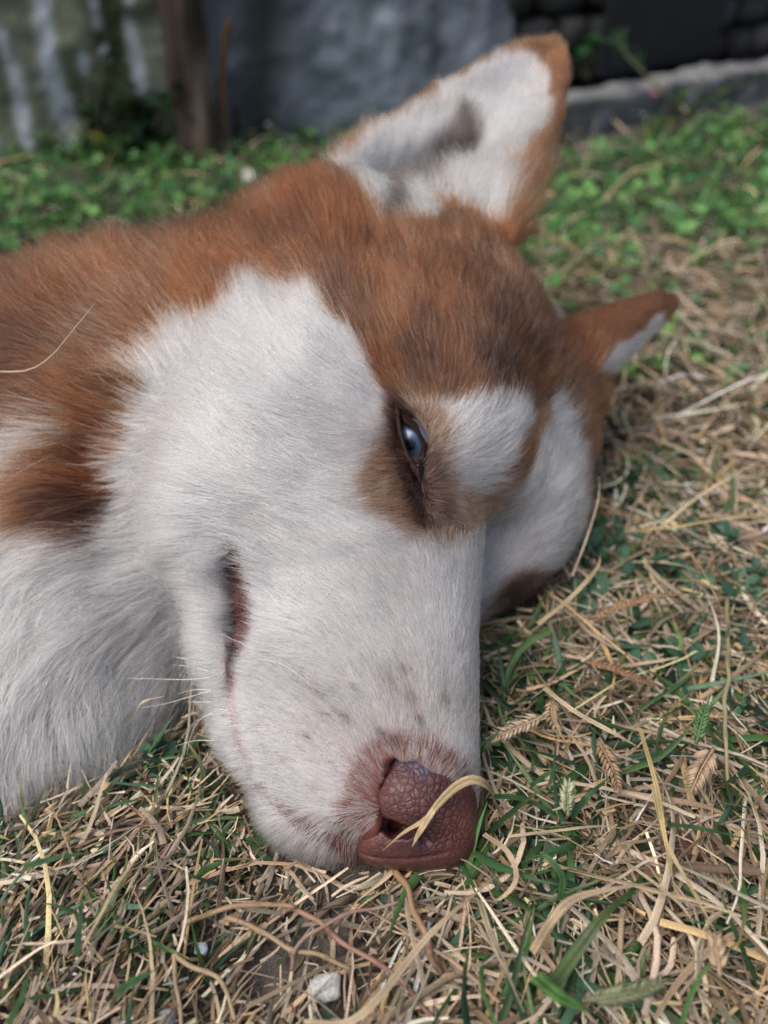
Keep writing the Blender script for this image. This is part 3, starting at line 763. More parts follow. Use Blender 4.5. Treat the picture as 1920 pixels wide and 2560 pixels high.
# ---- fur: one strand per root, in a single curves object
def unit_rows(x): return x / np.linalg.norm(x, axis=1)[:, None]
def make_fur(count, par):
    r = np.random.default_rng(11)
    tri = np.concatenate([DQ[:, [0, 1, 2]], DQ[:, [0, 2, 3]]])
    a, b, c = DV[tri[:, 0]], DV[tri[:, 1]], DV[tri[:, 2]]
    nrm = np.cross(b - a, c - a); area = np.linalg.norm(nrm, axis=1) * .5
    cen = (a + b + c) / 3; fn = DN[tri].mean(1)
    u, v, t = proj(cen)
    view = cen - CAM; view /= np.linalg.norm(view, axis=1)[:, None]
    facing = -(fn * view).sum(1)
    inframe = (u > -120) & (u < 2040) & (v > -100) & (v < 2660)
    near_frame = (u > -900) & (u < 2500) & (v > -300) & (v < 3000)
    L = LEN[tri].mean(1)
    w = area * (1.0 / (L + .004)) ** .55 * np.where(facing > -.25, 1.0, .16) * np.where(inframe, 1, np.where(near_frame, .5, .10)) * np.where(cen[:, 2] < .006, .15, 1) / (np.clip(t, .2, 1) / .25) ** 1.2
    w[(bare[tri].mean(1) > .4)] = 0
    rim = np.clip(RS.get(NOSE_RIM, u, v), 0, 1); w *= 1 - .82 * rim
    w *= 1 - .92 * np.clip(RS.get(LIP_DARK, u, v) + .8 * RS.get(LIP_PINK, u, v), 0, 1)
    w *= 1 - .9 * RS.get(DUCT, u, v); w *= 1 - .85 * np.clip(RS.get(SPOTS, u, v), 0, 1)
    cdf = np.cumsum(w); cdf /= cdf[-1]
    ti = np.searchsorted(cdf, r.random(count))
    s1 = np.sqrt(r.random(count)); s2 = r.random(count)
    B = np.stack([1 - s1, s1 * (1 - s2), s1 * s2], 1)
    T = tri[ti]
    I = lambda X: (X[T] * (B[..., None] if X.ndim == 2 else B)).sum(1)
    p, n, fl, ln, lf = I(DV), I(DN), I(FLOW), I(LEN), I(LIFT)
    n /= np.linalg.norm(n, axis=1)[:, None]; fl /= np.linalg.norm(fl, axis=1)[:, None] + 1e-9
    u, v, t = proj(p)
    ok = (RS.get(NOSE_PLATE, u, v) < .5) & (RS.get(MOUTH, u, v) < .55) & (RS.get(EYE_HOLE, u, v) < .5)
    p, n, fl, ln, lf = p[ok], n[ok], fl[ok], ln[ok], lf[ok]
    N = len(p); jit = r.random(N)
    colr = coat(p + fl * (ln * .42)[:, None], n, jit)
    side = np.cross(n, fl)
    # wandering lie, clumps
    ang = vnoise(p, 55, 21) * .30 + vnoise(p, 160, 22) * .25 + r.normal(0, .12, N) + np.clip((ln - .012) / .015, 0, 1) * (vnoise(p, 95, 27) * .5 + r.normal(0, .16, N))
    fl = fl * np.cos(ang)[:, None] + side * np.sin(ang)[:, None]
    lf = lf * (1 + .5 * vnoise(p, 90, 23)) + r.normal(0, .06, N)
    ln = ln * np.clip(r.normal(.92, .22, N), .3, 1.5) * np.where((RS.get(EAR_ZONE, u[ok], v[ok]) > .4) & ((n * unit_rows(p - CAM)).sum(1) > .2), .55, 1)
    long_ = np.clip((ln - .006) / .016, 0, 1)
    cell = np.where(ln > .016, .0048, np.where(ln > .008, .0036, .0020))
    key = np.floor((p + vnoise(p, 400, 24)[:, None] * .0006) / cell[:, None]).astype(np.int64)
    hsh = (((key[:, 0] + 4096) << 26) | ((key[:, 1] + 4096) << 13) | (key[:, 2] + 4096)) + (np.round(cell * 1e4).astype(np.int64) << 40)
    _, inv, cnt = np.unique(hsh, return_inverse=True, return_counts=True)
    def cm(X): return np.stack([np.bincount(inv, X[:, k]) for k in range(3)], 1)[inv] / cnt[inv][:, None]
    S = 6
    s = np.linspace(0, 1, S)
    lf = np.clip(lf, .05, .9)
    rise = lf * ln
    bend = .55
    pts = p[:, None] + fl[:, None] * (ln[:, None] * s)[..., None] * np.sqrt(1 - np.clip(lf, 0, .8) ** 2)[:, None, None] + \
          n[:, None] * (rise[:, None] * (s - bend * s ** 2))[..., None] * 1.3
    tipc = cm(pts[:, -1]); 
    pull = (.32 + .45 * long_) * r.random(N) ** .5
    pts += (tipc - pts[:, -1])[:, None] * (pull[:, None] * s ** 2)[..., None] * .75
    curl = r.normal(0, 1, (N, 3)) * (ln * .05)[:, None]
    pts += curl[:, None] * (np.sin(s * 2.6)[None] ** 2)[..., None]
    zmin = .0008
    pts[..., 2] = np.maximum(pts[..., 2], zmin)
    hc = bpy.data.hair_curves.new('fur')
    hc.add_curves([S] * N)
    hc.attributes['position'].data.foreach_set('vector', pts.astype(np.float32).ravel())
    ra = hc.attributes.get('radius') or hc.attributes.new('radius', 'FLOAT', 'POINT')
    r0 = (.000062 + .000030 * np.clip(ln / .03, 0, 1)) * (.75 + .5 * r.random(N))
    rad = r0[:, None] * np.array([1.0, 1.0, .95, .8, .55, .12])[None]
    ra.data.foreach_set('value', rad.astype(np.float32).ravel())
    ca = hc.attributes.new('hair_color', 'FLOAT_COLOR', 'CURVE')
    cc = np.ones((N, 4), np.float32); cc[:, :3] = np.clip(colr, 0, .9)
    ca.data.foreach_set('color', cc.ravel())
    m = bpy.data.materials.new('dog_fur'); m.use_nodes = True
    nt = m.node_tree; nt.nodes.remove(nt.nodes['Principled BSDF'])
    h = nt.nodes.new('ShaderNodeBsdfHairPrincipled'); h.model = 'CHIANG'; h.parametrization = 'COLOR'
    at_ = nt.nodes.new('ShaderNodeAttribute'); at_.attribute_name = 'hair_color'
    h.inputs['Roughness'].default_value = .42; h.inputs['Radial Roughness'].default_value = .55
    h.inputs['Coat'].default_value = 0.0; h.inputs['Random Roughness'].default_value = .2
    nt.links.new(at_.outputs['Color'], h.inputs['Color'])
    nt.links.new(h.outputs[0], nt.nodes['Material Output'].inputs['Surface'])
    hc.materials.append(m)
    o = bpy.data.objects.new('fur', hc); COL.objects.link(o)
    child(o, par); o['kind'] = 'stuff'
    return o
fur = make_fur(FUR_N, dog)
print('dog', time.time() - T0)

# ---- nose leather
def make_nose():
    t0 = .2222
    N = Field(at(1030, 2010, t0) - .032, at(1030, 2010, t0) + .032, .00055)
    ax = np.stack([RT, -UP, FW])
    N.ball(at(1035, 2050, .2372), (.0176, .0146, .0142), .004, ax)
    N.ball(at(1118, 2078, .2366), (.0088, .0088, .0112), .006, ax)
    N.ball(at(938, 2088, .2352), (.0070, .0076, .0090), .006, ax)
    N.ball(at(1040, 1935, .2318), (.0090, .0080, .0080), .005, ax)
    N.ball(at(1122, 1995, .2330), (.0080, .0090, .0090), .006, ax)
    N.ball(at(1013, 1980, .2290), (.0096, .0094, .0088), .0022, ax)
    N.ball(at(1070, 1995, .2300), (.0080, .0088, .0080), .005, ax)
    S = lambda pts, rr, k=.0012: N.chain([at(u, v, N.ray(u, v) + d) for u, v, d in pts], rr, k=k, sub=True)
    S([(930, 1990, 0), (936, 2030, 0), (952, 2058, .001), (985, 2074, .002), (1018, 2076, .002), (1036, 2068, .001)], [.0004, .0010, .0016, .0020, .0020, .0010])
    for dp_, k_ in ((.2255, 1.0), (.2295, .95), (.2340, .85), (.2385, .7)):
        N.chain([at(u_, v_, dp_) for u_, v_ in ((956, 2058), (985, 2068), (1022, 2071))], [.0016 * k_, .0030 * k_, .0024 * k_], k=.0008, sub=True)
    S([(987, 1888, 0), (968, 1922, 0), (950, 1955, 0), (938, 1985, 0)], [.0006, .0013, .0010, .0005])
    S([(1056, 2092, .0005), (1068, 2104, .0005)], [.0012, .0010])
    S([(900, 2132, 0), (945, 2146, 0), (1000, 2150, 0), (1060, 2144, 0), (1120, 2130, 0)], [.0003, .0005, .0006, .0005, .0003], .0008)
    v, q = N.mesh(2)
    u, w, t = proj(v)
    c = np.tile(np.array([.095, .036, .032]), (len(v), 1))
    g = lambda x, y, s: np.exp(-(((u - x) ** 2 + (w - y) ** 2) / (2 * s * s)))
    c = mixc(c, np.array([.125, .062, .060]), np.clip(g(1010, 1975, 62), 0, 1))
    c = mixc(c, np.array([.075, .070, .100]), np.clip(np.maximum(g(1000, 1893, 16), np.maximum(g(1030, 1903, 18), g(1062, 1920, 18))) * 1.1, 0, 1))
    c = mixc(c, np.array([.15, .050, .038]), np.clip(np.maximum(g(910, 1990, 24), g(915, 2070, 24)) * 1.0, 0, 1))
    c = mixc(c, np.array([.15, .058, .044]), np.clip(g(1160, 2060, 30), 0, 1))
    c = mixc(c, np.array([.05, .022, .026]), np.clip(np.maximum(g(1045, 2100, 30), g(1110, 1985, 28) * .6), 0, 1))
    c = c * (1 + .10 * vnoise(v, 500, 31)[:, None])
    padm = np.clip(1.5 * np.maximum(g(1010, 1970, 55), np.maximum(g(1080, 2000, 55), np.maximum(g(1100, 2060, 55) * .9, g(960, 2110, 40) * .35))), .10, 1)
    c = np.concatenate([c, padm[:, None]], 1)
    m = new_mat('nose_leather', rough=.42, attr='tint', spec=.32)
    n = m.node_tree.nodes; b = n['Principled BSDF']
    tc = nd(m, 'ShaderNodeTexCoord')
    mp = nd(m, 'ShaderNodeMapping'); lk(m, tc.outputs['Object'], mp.inputs[0])
    nz = nd(m, 'ShaderNodeTexNoise', Scale=320.0); lk(m, mp.outputs[0], nz.inputs['Vector'])
    mixv = nd(m, 'ShaderNodeVectorMath', operation='SCALE'); mixv.inputs['Scale'].default_value = .0022; lk(m, nz.outputs['Color'], mixv.inputs[0])
    addv = nd(m, 'ShaderNodeVectorMath', operation='ADD'); lk(m, mp.outputs[0], addv.inputs[0]); lk(m, mixv.outputs[0], addv.inputs[1])
    vo = nd(m, 'ShaderNodeTexVoronoi', Scale=500.0, feature='DISTANCE_TO_EDGE'); lk(m, addv.outputs[0], vo.inputs['Vector'])
    cr = nd(m, 'ShaderNodeValToRGB'); cr.color_ramp.elements[0].position = .0; cr.color_ramp.elements[1].position = .22
    lk(m, vo.outputs['Distance'], cr.inputs[0])
    bp = nd(m, 'ShaderNodeBump', Strength=.45, Distance=.0009); lk(m, cr.outputs[0], bp.inputs['Height']); lk(m, bp.outputs[0], b.inputs['Normal'])
    mul = nd(m, 'ShaderNodeMix', data_type='RGBA', blend_type='MULTIPLY'); mul.inputs['Factor'].default_value = 1
    cr2 = nd(m, 'ShaderNodeValToRGB'); cr2.color_ramp.elements[0].color = (.62, .55, .55, 1); cr2.color_ramp.elements[1].position = .16; cr2.color_ramp.elements[1].color = (1.08, 1.05, 1.05, 1)
    lk(m, vo.outputs['Distance'], cr2.inputs[0])
    a = [x for x in n if x.type == 'ATTRIBUTE'][0]
    lk(m, a.outputs['Alpha'], mul.inputs['Factor'])
    ms = nd(m, 'ShaderNodeMath', operation='MULTIPLY_ADD'); ms.inputs[1].default_value = .42; ms.inputs[2].default_value = .06; lk(m, a.outputs['Alpha'], ms.inputs[0]); lk(m, ms.outputs[0], bp.inputs['Strength'])
    lk(m, a.outputs['Color'], mul.inputs['A']); lk(m, cr2.outputs[0], mul.inputs['B']); lk(m, mul.outputs['Result'], b.inputs['Base Color'])
    b.inputs['Coat Weight'].default_value = .12; b.inputs['Coat Roughness'].default_value = .3
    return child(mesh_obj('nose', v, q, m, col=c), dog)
make_nose()

# ---- eye: ball with blue iris, lids
def make_eye():
    et = FIELD.eye_t
    c0 = at(1034, 1105, et + .0120); R = .0088
    gaze = unit(unit(CAM - c0) + np.array([-.16, -.10, -.08]))
    bm = bmesh.new(); bmesh.ops.create_uvsphere(bm, u_segments=48, v_segments=32, radius=R)
    me = bpy.data.meshes.new('eyeball'); bm.to_mesh(me); bm.free(); me.shade_smooth()
    o = bpy.data.objects.new('eyeball', me); COL.objects.link(o)
    o.location = c0; o.rotation_euler = Vector(gaze).to_track_quat('Z', 'Y').to_euler()
    m = new_mat('husky_eye', rough=.25, spec=.3); b = m.node_tree.nodes['Principled BSDF']
    tc = nd(m, 'ShaderNodeTexCoord'); sx = nd(m, 'ShaderNodeSeparateXYZ'); lk(m, tc.outputs['Object'], sx.inputs[0])
    ra = nd(m, 'ShaderNodeVectorMath', operation='MULTIPLY'); ra.inputs[1].default_value = (1, 1, 0); lk(m, tc.outputs['Object'], ra.inputs[0])
    le = nd(m, 'ShaderNodeVectorMath', operation='LENGTH'); lk(m, ra.outputs[0], le.inputs[0])
    dv = nd(m, 'ShaderNodeMath', operation='DIVIDE'); dv.inputs[1].default_value = .0074; lk(m, le.outputs['Value'], dv.inputs[0])
    nz = nd(m, 'ShaderNodeTexNoise', Scale=900.0); lk(m, tc.outputs['Object'], nz.inputs['Vector'])
    ad = nd(m, 'ShaderNodeMath', operation='MULTIPLY_ADD'); ad.inputs[1].default_value = .12; lk(m, nz.outputs['Fac'], ad.inputs[0]); lk(m, dv.outputs[0], ad.inputs[2])
    cr = nd(m, 'ShaderNodeValToRGB'); r = cr.color_ramp
    r.elements[0].position = .0; r.elements[0].color = (.003, .004, .007, 1)
    r.elements[1].position = .30; r.elements[1].color = (.004, .006, .012, 1)
    for ps, cl in ((.37, (.035, .06, .12, 1)), (.50, (.05, .085, .165, 1)), (.70, (.12, .165, .27, 1)), (.84, (.06, .08, .14, 1)), (.95, (.06, .05, .06, 1))):
        e = r.elements.new(ps); e.color = cl
    lk(m, ad.outputs[0], cr.inputs[0]); lk(m, cr.outputs[0], b.inputs['Base Color'])
    b.inputs['Coat Weight'].default_value = .22; b.inputs['Coat Roughness'].default_value = .04
    me.materials.append(m); child(o, dog)
    # lids: skin ring from the eye opening out onto the face
    inner = [(1001, 1030), (1012, 1058), (1024, 1066), (1040, 1080), (1047, 1096), (1054, 1112), (1053, 1130), (1047, 1148), (1044, 1166), (1036, 1152), (1024, 1136), (1015, 1116), (1009, 1092), (1003, 1062)]
    ctr = np.array([1033, 1106])
    n = len(inner) * 3
    pin = np.array(inner + inner[:1], float)
    tt = np.linspace(0, len(inner), n, endpoint=False)
    ring0 = np.stack([np.interp(tt, np.arange(len(inner) + 1), pin[:, k]) for k in (0, 1)], 1)
    def sph(u, v, rad):
        d = FW + RT * ((u - CU) / FPX) - UP * ((v - CV) / FPX); oc = CAM - c0
        bb = d @ oc; cc = oc @ oc - rad * rad; disc = bb * bb - (d @ d) * cc
        return (-bb - math.sqrt(disc)) / (d @ d) if disc > 0 else (-bb) / (d @ d)
    rows = []
    for k, (sc_, mode) in enumerate(((.93, 'in'), (1.0, 'lip'), (1.10, 'lip2'), (1.35, 'mid'), (1.75, 'out'))):
        row = []
        for (u, v) in ring0:
            uu, vv = ctr + (np.array([u, v]) - ctr) * sc_
            ts = sph(uu, vv, R)
            pre = FIELD.ray(uu, vv, f=FIELD.pre) or et
            if mode == 'in': t = max(ts - .0001, pre)
            elif mode == 'lip': t = min(pre, ts - .0003)
            elif mode == 'lip2': t = min(pre - .0005, ts - .0006)
            elif mode == 'mid': t = min(pre - .0002, ts - .0004)
            else: t = pre + .0018
            row.append(at(uu, vv, t))
        rows.append(np.array(row))
    v = np.concatenate(rows); f = [[a * n + j, a * n + (j + 1) % n, (a + 1) * n + (j + 1) % n, (a + 1) * n + j] for a in range(len(rows) - 1) for j in range(n)]
    cl = np.concatenate([np.tile(np.array(x), (n, 1)) for x in ((.006, .003, .003), (.013, .006, .005), (.014, .006, .005), (.018, .007, .005), (.03, .012, .008))])
    lm = new_mat('lid_skin', rough=.6, attr='tint', spec=.2)
    child(mesh_obj('eyelid', v, f, lm, col=cl), dog)
    # damp tear duct below the inner corner
    pts = [F_on(u, v_, -.0002) for u, v_ in ((1044, 1160), (1050, 1180), (1055, 1205), (1060, 1235))]
    v, f = tube(spline(pts, 12), np.linspace(.0011, .0004, 12), 8)
    child(mesh_obj('tear_duct', v, f, new_mat('tear_duct_skin', (.05, .025, .03), .25, spec=.5)), dog)
def F_on(u, v, deep=0.0): return at(u, v, (FIELD.ray(u, v) or .26) + deep)
make_eye()

# ---- whiskers and stray long hairs
M_WHISK = new_mat('whisker', (.75, .72, .66), .4, spec=.4)
M_WHISKD = new_mat('dark_whisker', (.05, .04, .035), .4, spec=.4)
def whisker(pix, r0=.00013, m=None):
    pts = [at(u * K, v * K, t) for u, v, t in pix]
    v, f = tube(spline(pts, 10), np.linspace(r0, r0 * .25, 10), 5)
    return child(mesh_obj('whisker', v, f, m or M_WHISK), dog)
W0 = [((460, 1462, .237), (400, 1468, .243), (320, 1466, .252), (245, 1466, .262)), ((455, 1490, .237), (420, 1490, .243), (380, 1500, .25)),
      ((456, 1492, .236), (400, 1508, .246), (340, 1524, .254), (268, 1532, .262)), ((450, 1450, .238), (410, 1440, .244), (372, 1436, .25)),
      ((448, 1440, .238), (400, 1424, .246), (372, 1418, .25)), ((460, 1540, .236), (430, 1556, .242), (412, 1590, .247), (402, 1640, .252)),
      ((462, 1600, .236), (420, 1600, .242), (378, 1612, .247)), ((455, 1516, .236), (425, 1517, .243), (402, 1516, .247)),
      ((590, 1435, .231), (540, 1400, .229), (480, 1370, .232)), ((690, 1497, .219), (620, 1440, .216), (560, 1425, .222), (520, 1440, .232))]
for w in W0: whisker(w)
whisker(((1048, 972, .262), (1080, 950, .257), (1120, 925, .256), (1160, 905, .258)), .00011, M_WHISKD)
whisker(((955, 1140, .245), (956, 1155, .243), (957, 1170, .242)), .00011)
whisker(((270, 990, .262), (370, 960, .252), (450, 985, .246), (540, 1010, .243)), .00012)
print('dog parts', time.time() - T0)
# ------------------------------------------------------------------ grass
def ribbons(base, head, pitch, length, width, curve, droop, roll, twist, S, across=3, fold=.25, taper=.6, base_taper=.0, kink=.16):
    """Many grass blades at once: returns centre lines (N,S,3), vertices and quads."""
    N = len(base); s = np.linspace(0, 1, S)
    h = head[:, None] + curve[:, None] * (s - .0) + 0
    h = h + np.cumsum(rng.normal(0, kink, (N, S)), 1)
    pt = pitch[:, None] - droop[:, None] * s + rng.normal(0, kink * .5, (N, S))
    ds = length[:, None] / (S - 1)
    T = np.stack([np.cos(h) * np.cos(pt), np.sin(h) * np.cos(pt), np.sin(pt)], -1)
    C = base[:, None] + np.concatenate([np.zeros((N, 1, 3)), np.cumsum((T[:, :-1] + T[:, 1:]) / 2 * ds[..., None], 1)], 1)
    side = np.stack([-np.sin(h), np.cos(h), np.zeros_like(h)], -1); upv = np.cross(T, side)
    rr = roll[:, None] + twist[:, None] * s
    W = side * np.cos(rr)[..., None] + upv * np.sin(rr)[..., None]; Nn = np.cross(T, W)
    pf = (1 - s ** 2.2 * taper) * (1 - base_taper * (1 - s) ** 3)
    w = width[:, None] * pf[None]
    if across == 3:
        V = np.stack([C - W * (w / 2)[..., None], C + Nn * (w * fold)[..., None], C + W * (w / 2)[..., None]], 2)
    else:
        V = np.stack([C - W * (w / 2)[..., None], C + W * (w / 2)[..., None]], 2)
    a = across
    i, j = np.meshgrid(np.arange(S - 1), np.arange(a - 1), indexing='ij')
    q = np.stack([i * a + j, i * a + j + 1, (i + 1) * a + j + 1, (i + 1) * a + j], -1).reshape(-1, 4)
    F = (q[None] + (np.arange(N) * S * a)[:, None, None]).reshape(-1, 4)
    return C, V.reshape(N, -1, 3), F, q

def keep_clear(C, V, margin=.0008):
    d = FIELD.val(np.clip(C, FIELD.lo + .002, FIELD.lo + FIELD.h * (FIELD.n - 2)))
    inside = ((C > FIELD.lo) & (C < FIELD.lo + FIELD.h * (FIELD.n - 2))).all(-1)
    bad = ((d < margin) & inside).any(1)
    # nothing floats between the lens and the dog
    return ~bad

def blades_obj(name, parts, mat):
    vs, fs, cs, k = [], [], [], 0
    for V, q, c in parts:
        N, m = V.shape[:2]
        vs.append(V.reshape(-1, 3)); fs.append((q[None] + (np.arange(N) * m)[:, None, None]).reshape(-1, 4) + k); cs.append(c.reshape(-1, 3)); k += N * m
    return tag(mesh_obj(name, np.concatenate(vs), np.concatenate(fs), mat, col=np.concatenate(cs), smooth=False), kind='stuff')

def leaf_mat(name, trans=.25, rough=.5, fine=2500.0):
    m = new_mat(name, rough=rough, attr='tint', spec=.3)
    n = m.node_tree.nodes; b = n['Principled BSDF']; a = [x for x in n if x.type == 'ATTRIBUTE'][0]
    tc = nd(m, 'ShaderNodeTexCoord'); nz = nd(m, 'ShaderNodeTexNoise', Scale=fine, Detail=3.0); lk(m, tc.outputs['Object'], nz.inputs['Vector'])
    mr = nd(m, 'ShaderNodeMapRange'); mr.inputs['From Min'].default_value = .25; mr.inputs['From Max'].default_value = .75; mr.inputs['To Min'].default_value = .62; mr.inputs['To Max'].default_value = 1.25
    lk(m, nz.outputs['Fac'], mr.inputs['Value'])
    mul = nd(m, 'ShaderNodeMix', data_type='RGBA', blend_type='MULTIPLY'); mul.inputs['Factor'].default_value = 1
    cmb = nd(m, 'ShaderNodeCombineColor')
    for x in ('Red', 'Green', 'Blue'): lk(m, mr.outputs[0], cmb.inputs[x])
    lk(m, a.outputs['Color'], mul.inputs['A']); lk(m, cmb.outputs[0], mul.inputs['B']); lk(m, mul.outputs['Result'], b.inputs['Base Color'])
    tr = nd(m, 'ShaderNodeBsdfTranslucent'); lk(m, mul.outputs['Result'], tr.inputs['Color'])
    mx = nd(m, 'ShaderNodeMixShader'); mx.inputs[0].default_value = trans
    lk(m, b.outputs[0], mx.inputs[1]); lk(m, tr.outputs[0], mx.inputs[2]); lk(m, mx.outputs[0], n['Material Output'].inputs['Surface'])
    return m
M_STRAW = leaf_mat('dry_straw', .12, .6); M_GREEN = leaf_mat('green_blade', .25, .45); M_CLOVER = leaf_mat('clover_leaf', .2, .5, 900.0)

STRAWS = np.array([[.42, .325, .215], [.48, .39, .28], [.31, .225, .145], [.55, .48, .37], [.20, .135, .09], [.38, .30, .23], [.44, .31, .16], [.31, .26, .205]]) * 1.18
GREENS = np.array([[.045, .105, .040], [.065, .150, .045], [.035, .085, .045], [.095, .180, .060], [.055, .120, .070]])

def tint(pal, N, m, S, a, r, spread=.25, ends=None):
    c = pal[r.integers(0, len(pal), N)] * (1 + r.normal(0, spread, (N, 1)))
    c = c * np.where(r.random((N, 1)) < .16, 1.35, 1) * np.where(r.random((N, 1)) < .2, .55, 1)
    c = np.clip(c, .01, .75)
    al = np.repeat(np.linspace(0, 1, S), a)
    f = 1 + .18 * np.sin(al[None] * r.uniform(2, 9, (N, 1)) + r.uniform(0, 6, (N, 1)))
    f = f * np.tile(r.uniform(.72, 1.25, (N, a)), (1, S))
    c = c[:, None] * f[..., None]
    if ends is not None:
        w = np.clip((al[None] - r.uniform(.5, 1.1, (N, 1))) * 3, 0, 1)
        c = c * (1 - w[..., None]) + np.array(ends) * w[..., None]
    return c

def scatter(n, x0, x1, y0, y1, r): return np.stack([r.uniform(x0, x1, n), r.uniform(y0, y1, n)], 1)

def bare_soil(xy):
    """0..1 where trampled soil shows through."""
    u, v, t = proj(np.concatenate([xy, np.zeros((len(xy), 1))], 1))
    b = 0
    for x, y, a, c in ((760, 2360, 170, 80), (640, 2450, 180, 90), (900, 2450, 150, 80), (1640, 2030, 80, 60), (1280, 1990, 40, 40), (1750, 2470, 140, 60), (520, 2370, 60, 40)):
        b = np.maximum(b, np.exp(-(((u - x) / a) ** 2 + ((v - y) / c) ** 2)))
    return b

def off_kerb(xy):
    """Distance in front of the kerb foot (large where there is no kerb)."""
    d = .772 + (xy[:, 0] - .150) * .5596 - xy[:, 1]
    return np.where(xy[:, 0] > .13, d * .873, 1.0)

def make_grass():
    r = np.random.default_rng(21)
    U = r.uniform; parts = []; green = []
    def add(xy, S, across, L, W, head, pitch, curve, droop, zlift, pal, store, roll=None, fold=.22, taper=.5, ends=None, bt=0., thin=True):
        N = len(xy)
        z = ground_z(xy[:, 0], xy[:, 1]) + zlift
        base = np.concatenate([xy, z[:, None]], 1)
        C, V, F, q = ribbons(base, head, pitch, L, W, curve, droop, U(-.9, .9, N) if roll is None else roll, r.normal(0, .8, N), S, across, fold, taper, bt)
        gz = ground_z(C[..., 0], C[..., 1])
        up = np.maximum(0, (gz + .0004 - C[..., 2]).max(1))
        C[..., 2] += up[:, None]; V[..., 2] += up[:, None]
        u, v, t = proj(C.reshape(-1, 3)); t = t.reshape(N, -1)
        ok = keep_clear(C, V) & (t.min(1) > .10)
        if thin: ok &= U(0, 1, N) > bare_soil(xy) * .93
        c = tint(pal, N, None, S, across, r, .28, ends)
        store.append((V[ok], q, c[ok]))
    # --- matted thatch under everything near, darkened to paint shaded gaps between straws
    n = 19000; xy = scatter(n, -.32, .38, -.06, .42, r)
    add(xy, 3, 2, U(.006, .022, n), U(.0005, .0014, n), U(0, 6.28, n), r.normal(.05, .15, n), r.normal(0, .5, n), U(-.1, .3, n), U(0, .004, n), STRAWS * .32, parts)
    # --- short broken stubble, lower left
    n = 7600; xy = scatter(n, -.30, .03, -.06, .19, r); hd = np.where(U(0, 1, n) < .7, r.normal(.95, .35, n), U(0, 6.28, n)); hd += np.where(U(0, 1, n) < .3, math.pi, 0)
    add(xy, 4, 3, U(.005, .018, n), .0006 + .0016 * U(0, 1, n) ** 2.2, hd, np.abs(r.normal(.12, .22, n)), r.normal(0, .35, n), U(-.1, .5, n), U(.001, .010, n), STRAWS, parts)
    n = 1200; xy = scatter(n, -.30, .03, -.06, .19, r)
    add(xy, 6, 3, U(.025, .055, n), U(.0007, .0017, n), r.normal(.95, .5, n), np.abs(r.normal(.18, .22, n)), r.normal(0, .5, n), U(.1, .6, n), U(.001, .008, n), STRAWS * 1.1, parts)
    n = 13000; xy = scatter(n, -.30, .36, -.06, .30, r); xy = xy[(xy[:, 0] < .05) | (U(0, 1, n) < .55)]; n = len(xy)
    add(xy, 3, 2, U(.0015, .009, n), U(.0003, .0013, n), U(0, 6.28, n), r.normal(.1, .3, n), r.normal(0, .5, n), U(-.1, .5, n), U(.002, .013, n), STRAWS * 1.12, parts)
    # --- long tangled straw, right side
    n = 6500; xy = scatter(n, .0, .34, -.03, .34, r); hd = np.where(U(0, 1, n) < .5, r.normal(-.75, .6, n), U(0, 6.28, n)); hd += np.where(U(0, 1, n) < .5, math.pi, 0)
    add(xy, 7, 3, U(.014, .060, n) , (.0005 + .0017 * U(0, 1, n) ** 2), hd, np.abs(r.normal(.06, .14, n)), r.normal(0, .8, n), U(-.05, .45, n), U(.000, .012, n), STRAWS, parts)
    n = 380; xy = scatter(n, .0, .34, -.02, .34, r)
    add(xy, 9, 3, U(.03, .085, n), U(.0011, .0023, n), U(0, 6.28, n), np.abs(r.normal(.12, .15, n)), r.normal(0, 1.1, n), U(.1, .6, n), U(.004, .013, n), STRAWS * 1.1, parts, fold=.3, taper=.75)
    n = 5000; xy = scatter(n, .0, .34, -.03, .34, r)
    add(xy, 4, 3, U(.006, .024, n), U(.0004, .0014, n), U(0, 6.28, n), np.abs(r.normal(.10, .2, n)), r.normal(0, .5, n), U(-.1, .5, n), U(.003, .013, n), STRAWS * 1.05, parts)
    # behind the right cheek, and beside the far ear
    n = 4200; xy = scatter(n, .05, .42, .30, .56, r); keepd = U(0, 1, n) < np.clip(1.25 - (xy[:, 1] - .30) * 3.4 + (xy[:, 0] - .2) * 1.6, .08, 1); xy = xy[keepd]; n = len(xy)
    add(xy, 6, 2, U(.015, .060, n), U(.0008, .0022, n), U(0, 6.28, n), np.abs(r.normal(.22, .25, n)), r.normal(0, .8, n), U(0, .7, n), U(.002, .014, n), STRAWS, parts, thin=False)
    n = 900; xy = scatter(n, -.6, .5, .50, .85, r)
    add(xy, 5, 2, U(.015, .05, n), U(.001, .002, n), U(0, 6.28, n), np.abs(r.normal(.2, .25, n)), r.normal(0, .8, n), U(0, .7, n), U(.004, .016, n), STRAWS, parts, thin=False)
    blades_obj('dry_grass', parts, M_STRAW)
    # --- green blades
    n = 2300; cl = scatter(220, -.3, .03, -.03, .19, r); xy = cl[r.integers(0, 220, n)] + r.normal(0, .006, (n, 2))
    add(xy, 6, 3, U(.008, .026, n), U(.0010, .0022, n), r.normal(1.2, 1.2, n), np.abs(r.normal(.45, .35, n)), r.normal(0, .5, n), U(.1, 1.0, n), U(.001, .006, n), GREENS, green, roll=r.normal(0, .4, n), taper=.95, ends=(.30, .24, .10))
    n = 3200; cl = scatter(150, .0, .34, -.03, .36, r); xy = cl[r.integers(0, 150, n)] + r.normal(0, .010, (n, 2))
    add(xy, 7, 3, U(.014, .045, n), U(.0012, .0032, n), U(0, 6.28, n), np.abs(r.normal(.35, .3, n)), r.normal(0, .6, n), U(.1, .9, n), U(.001, .009, n), GREENS, green, roll=r.normal(0, .4, n), taper=.95, ends=(.30, .24, .10))
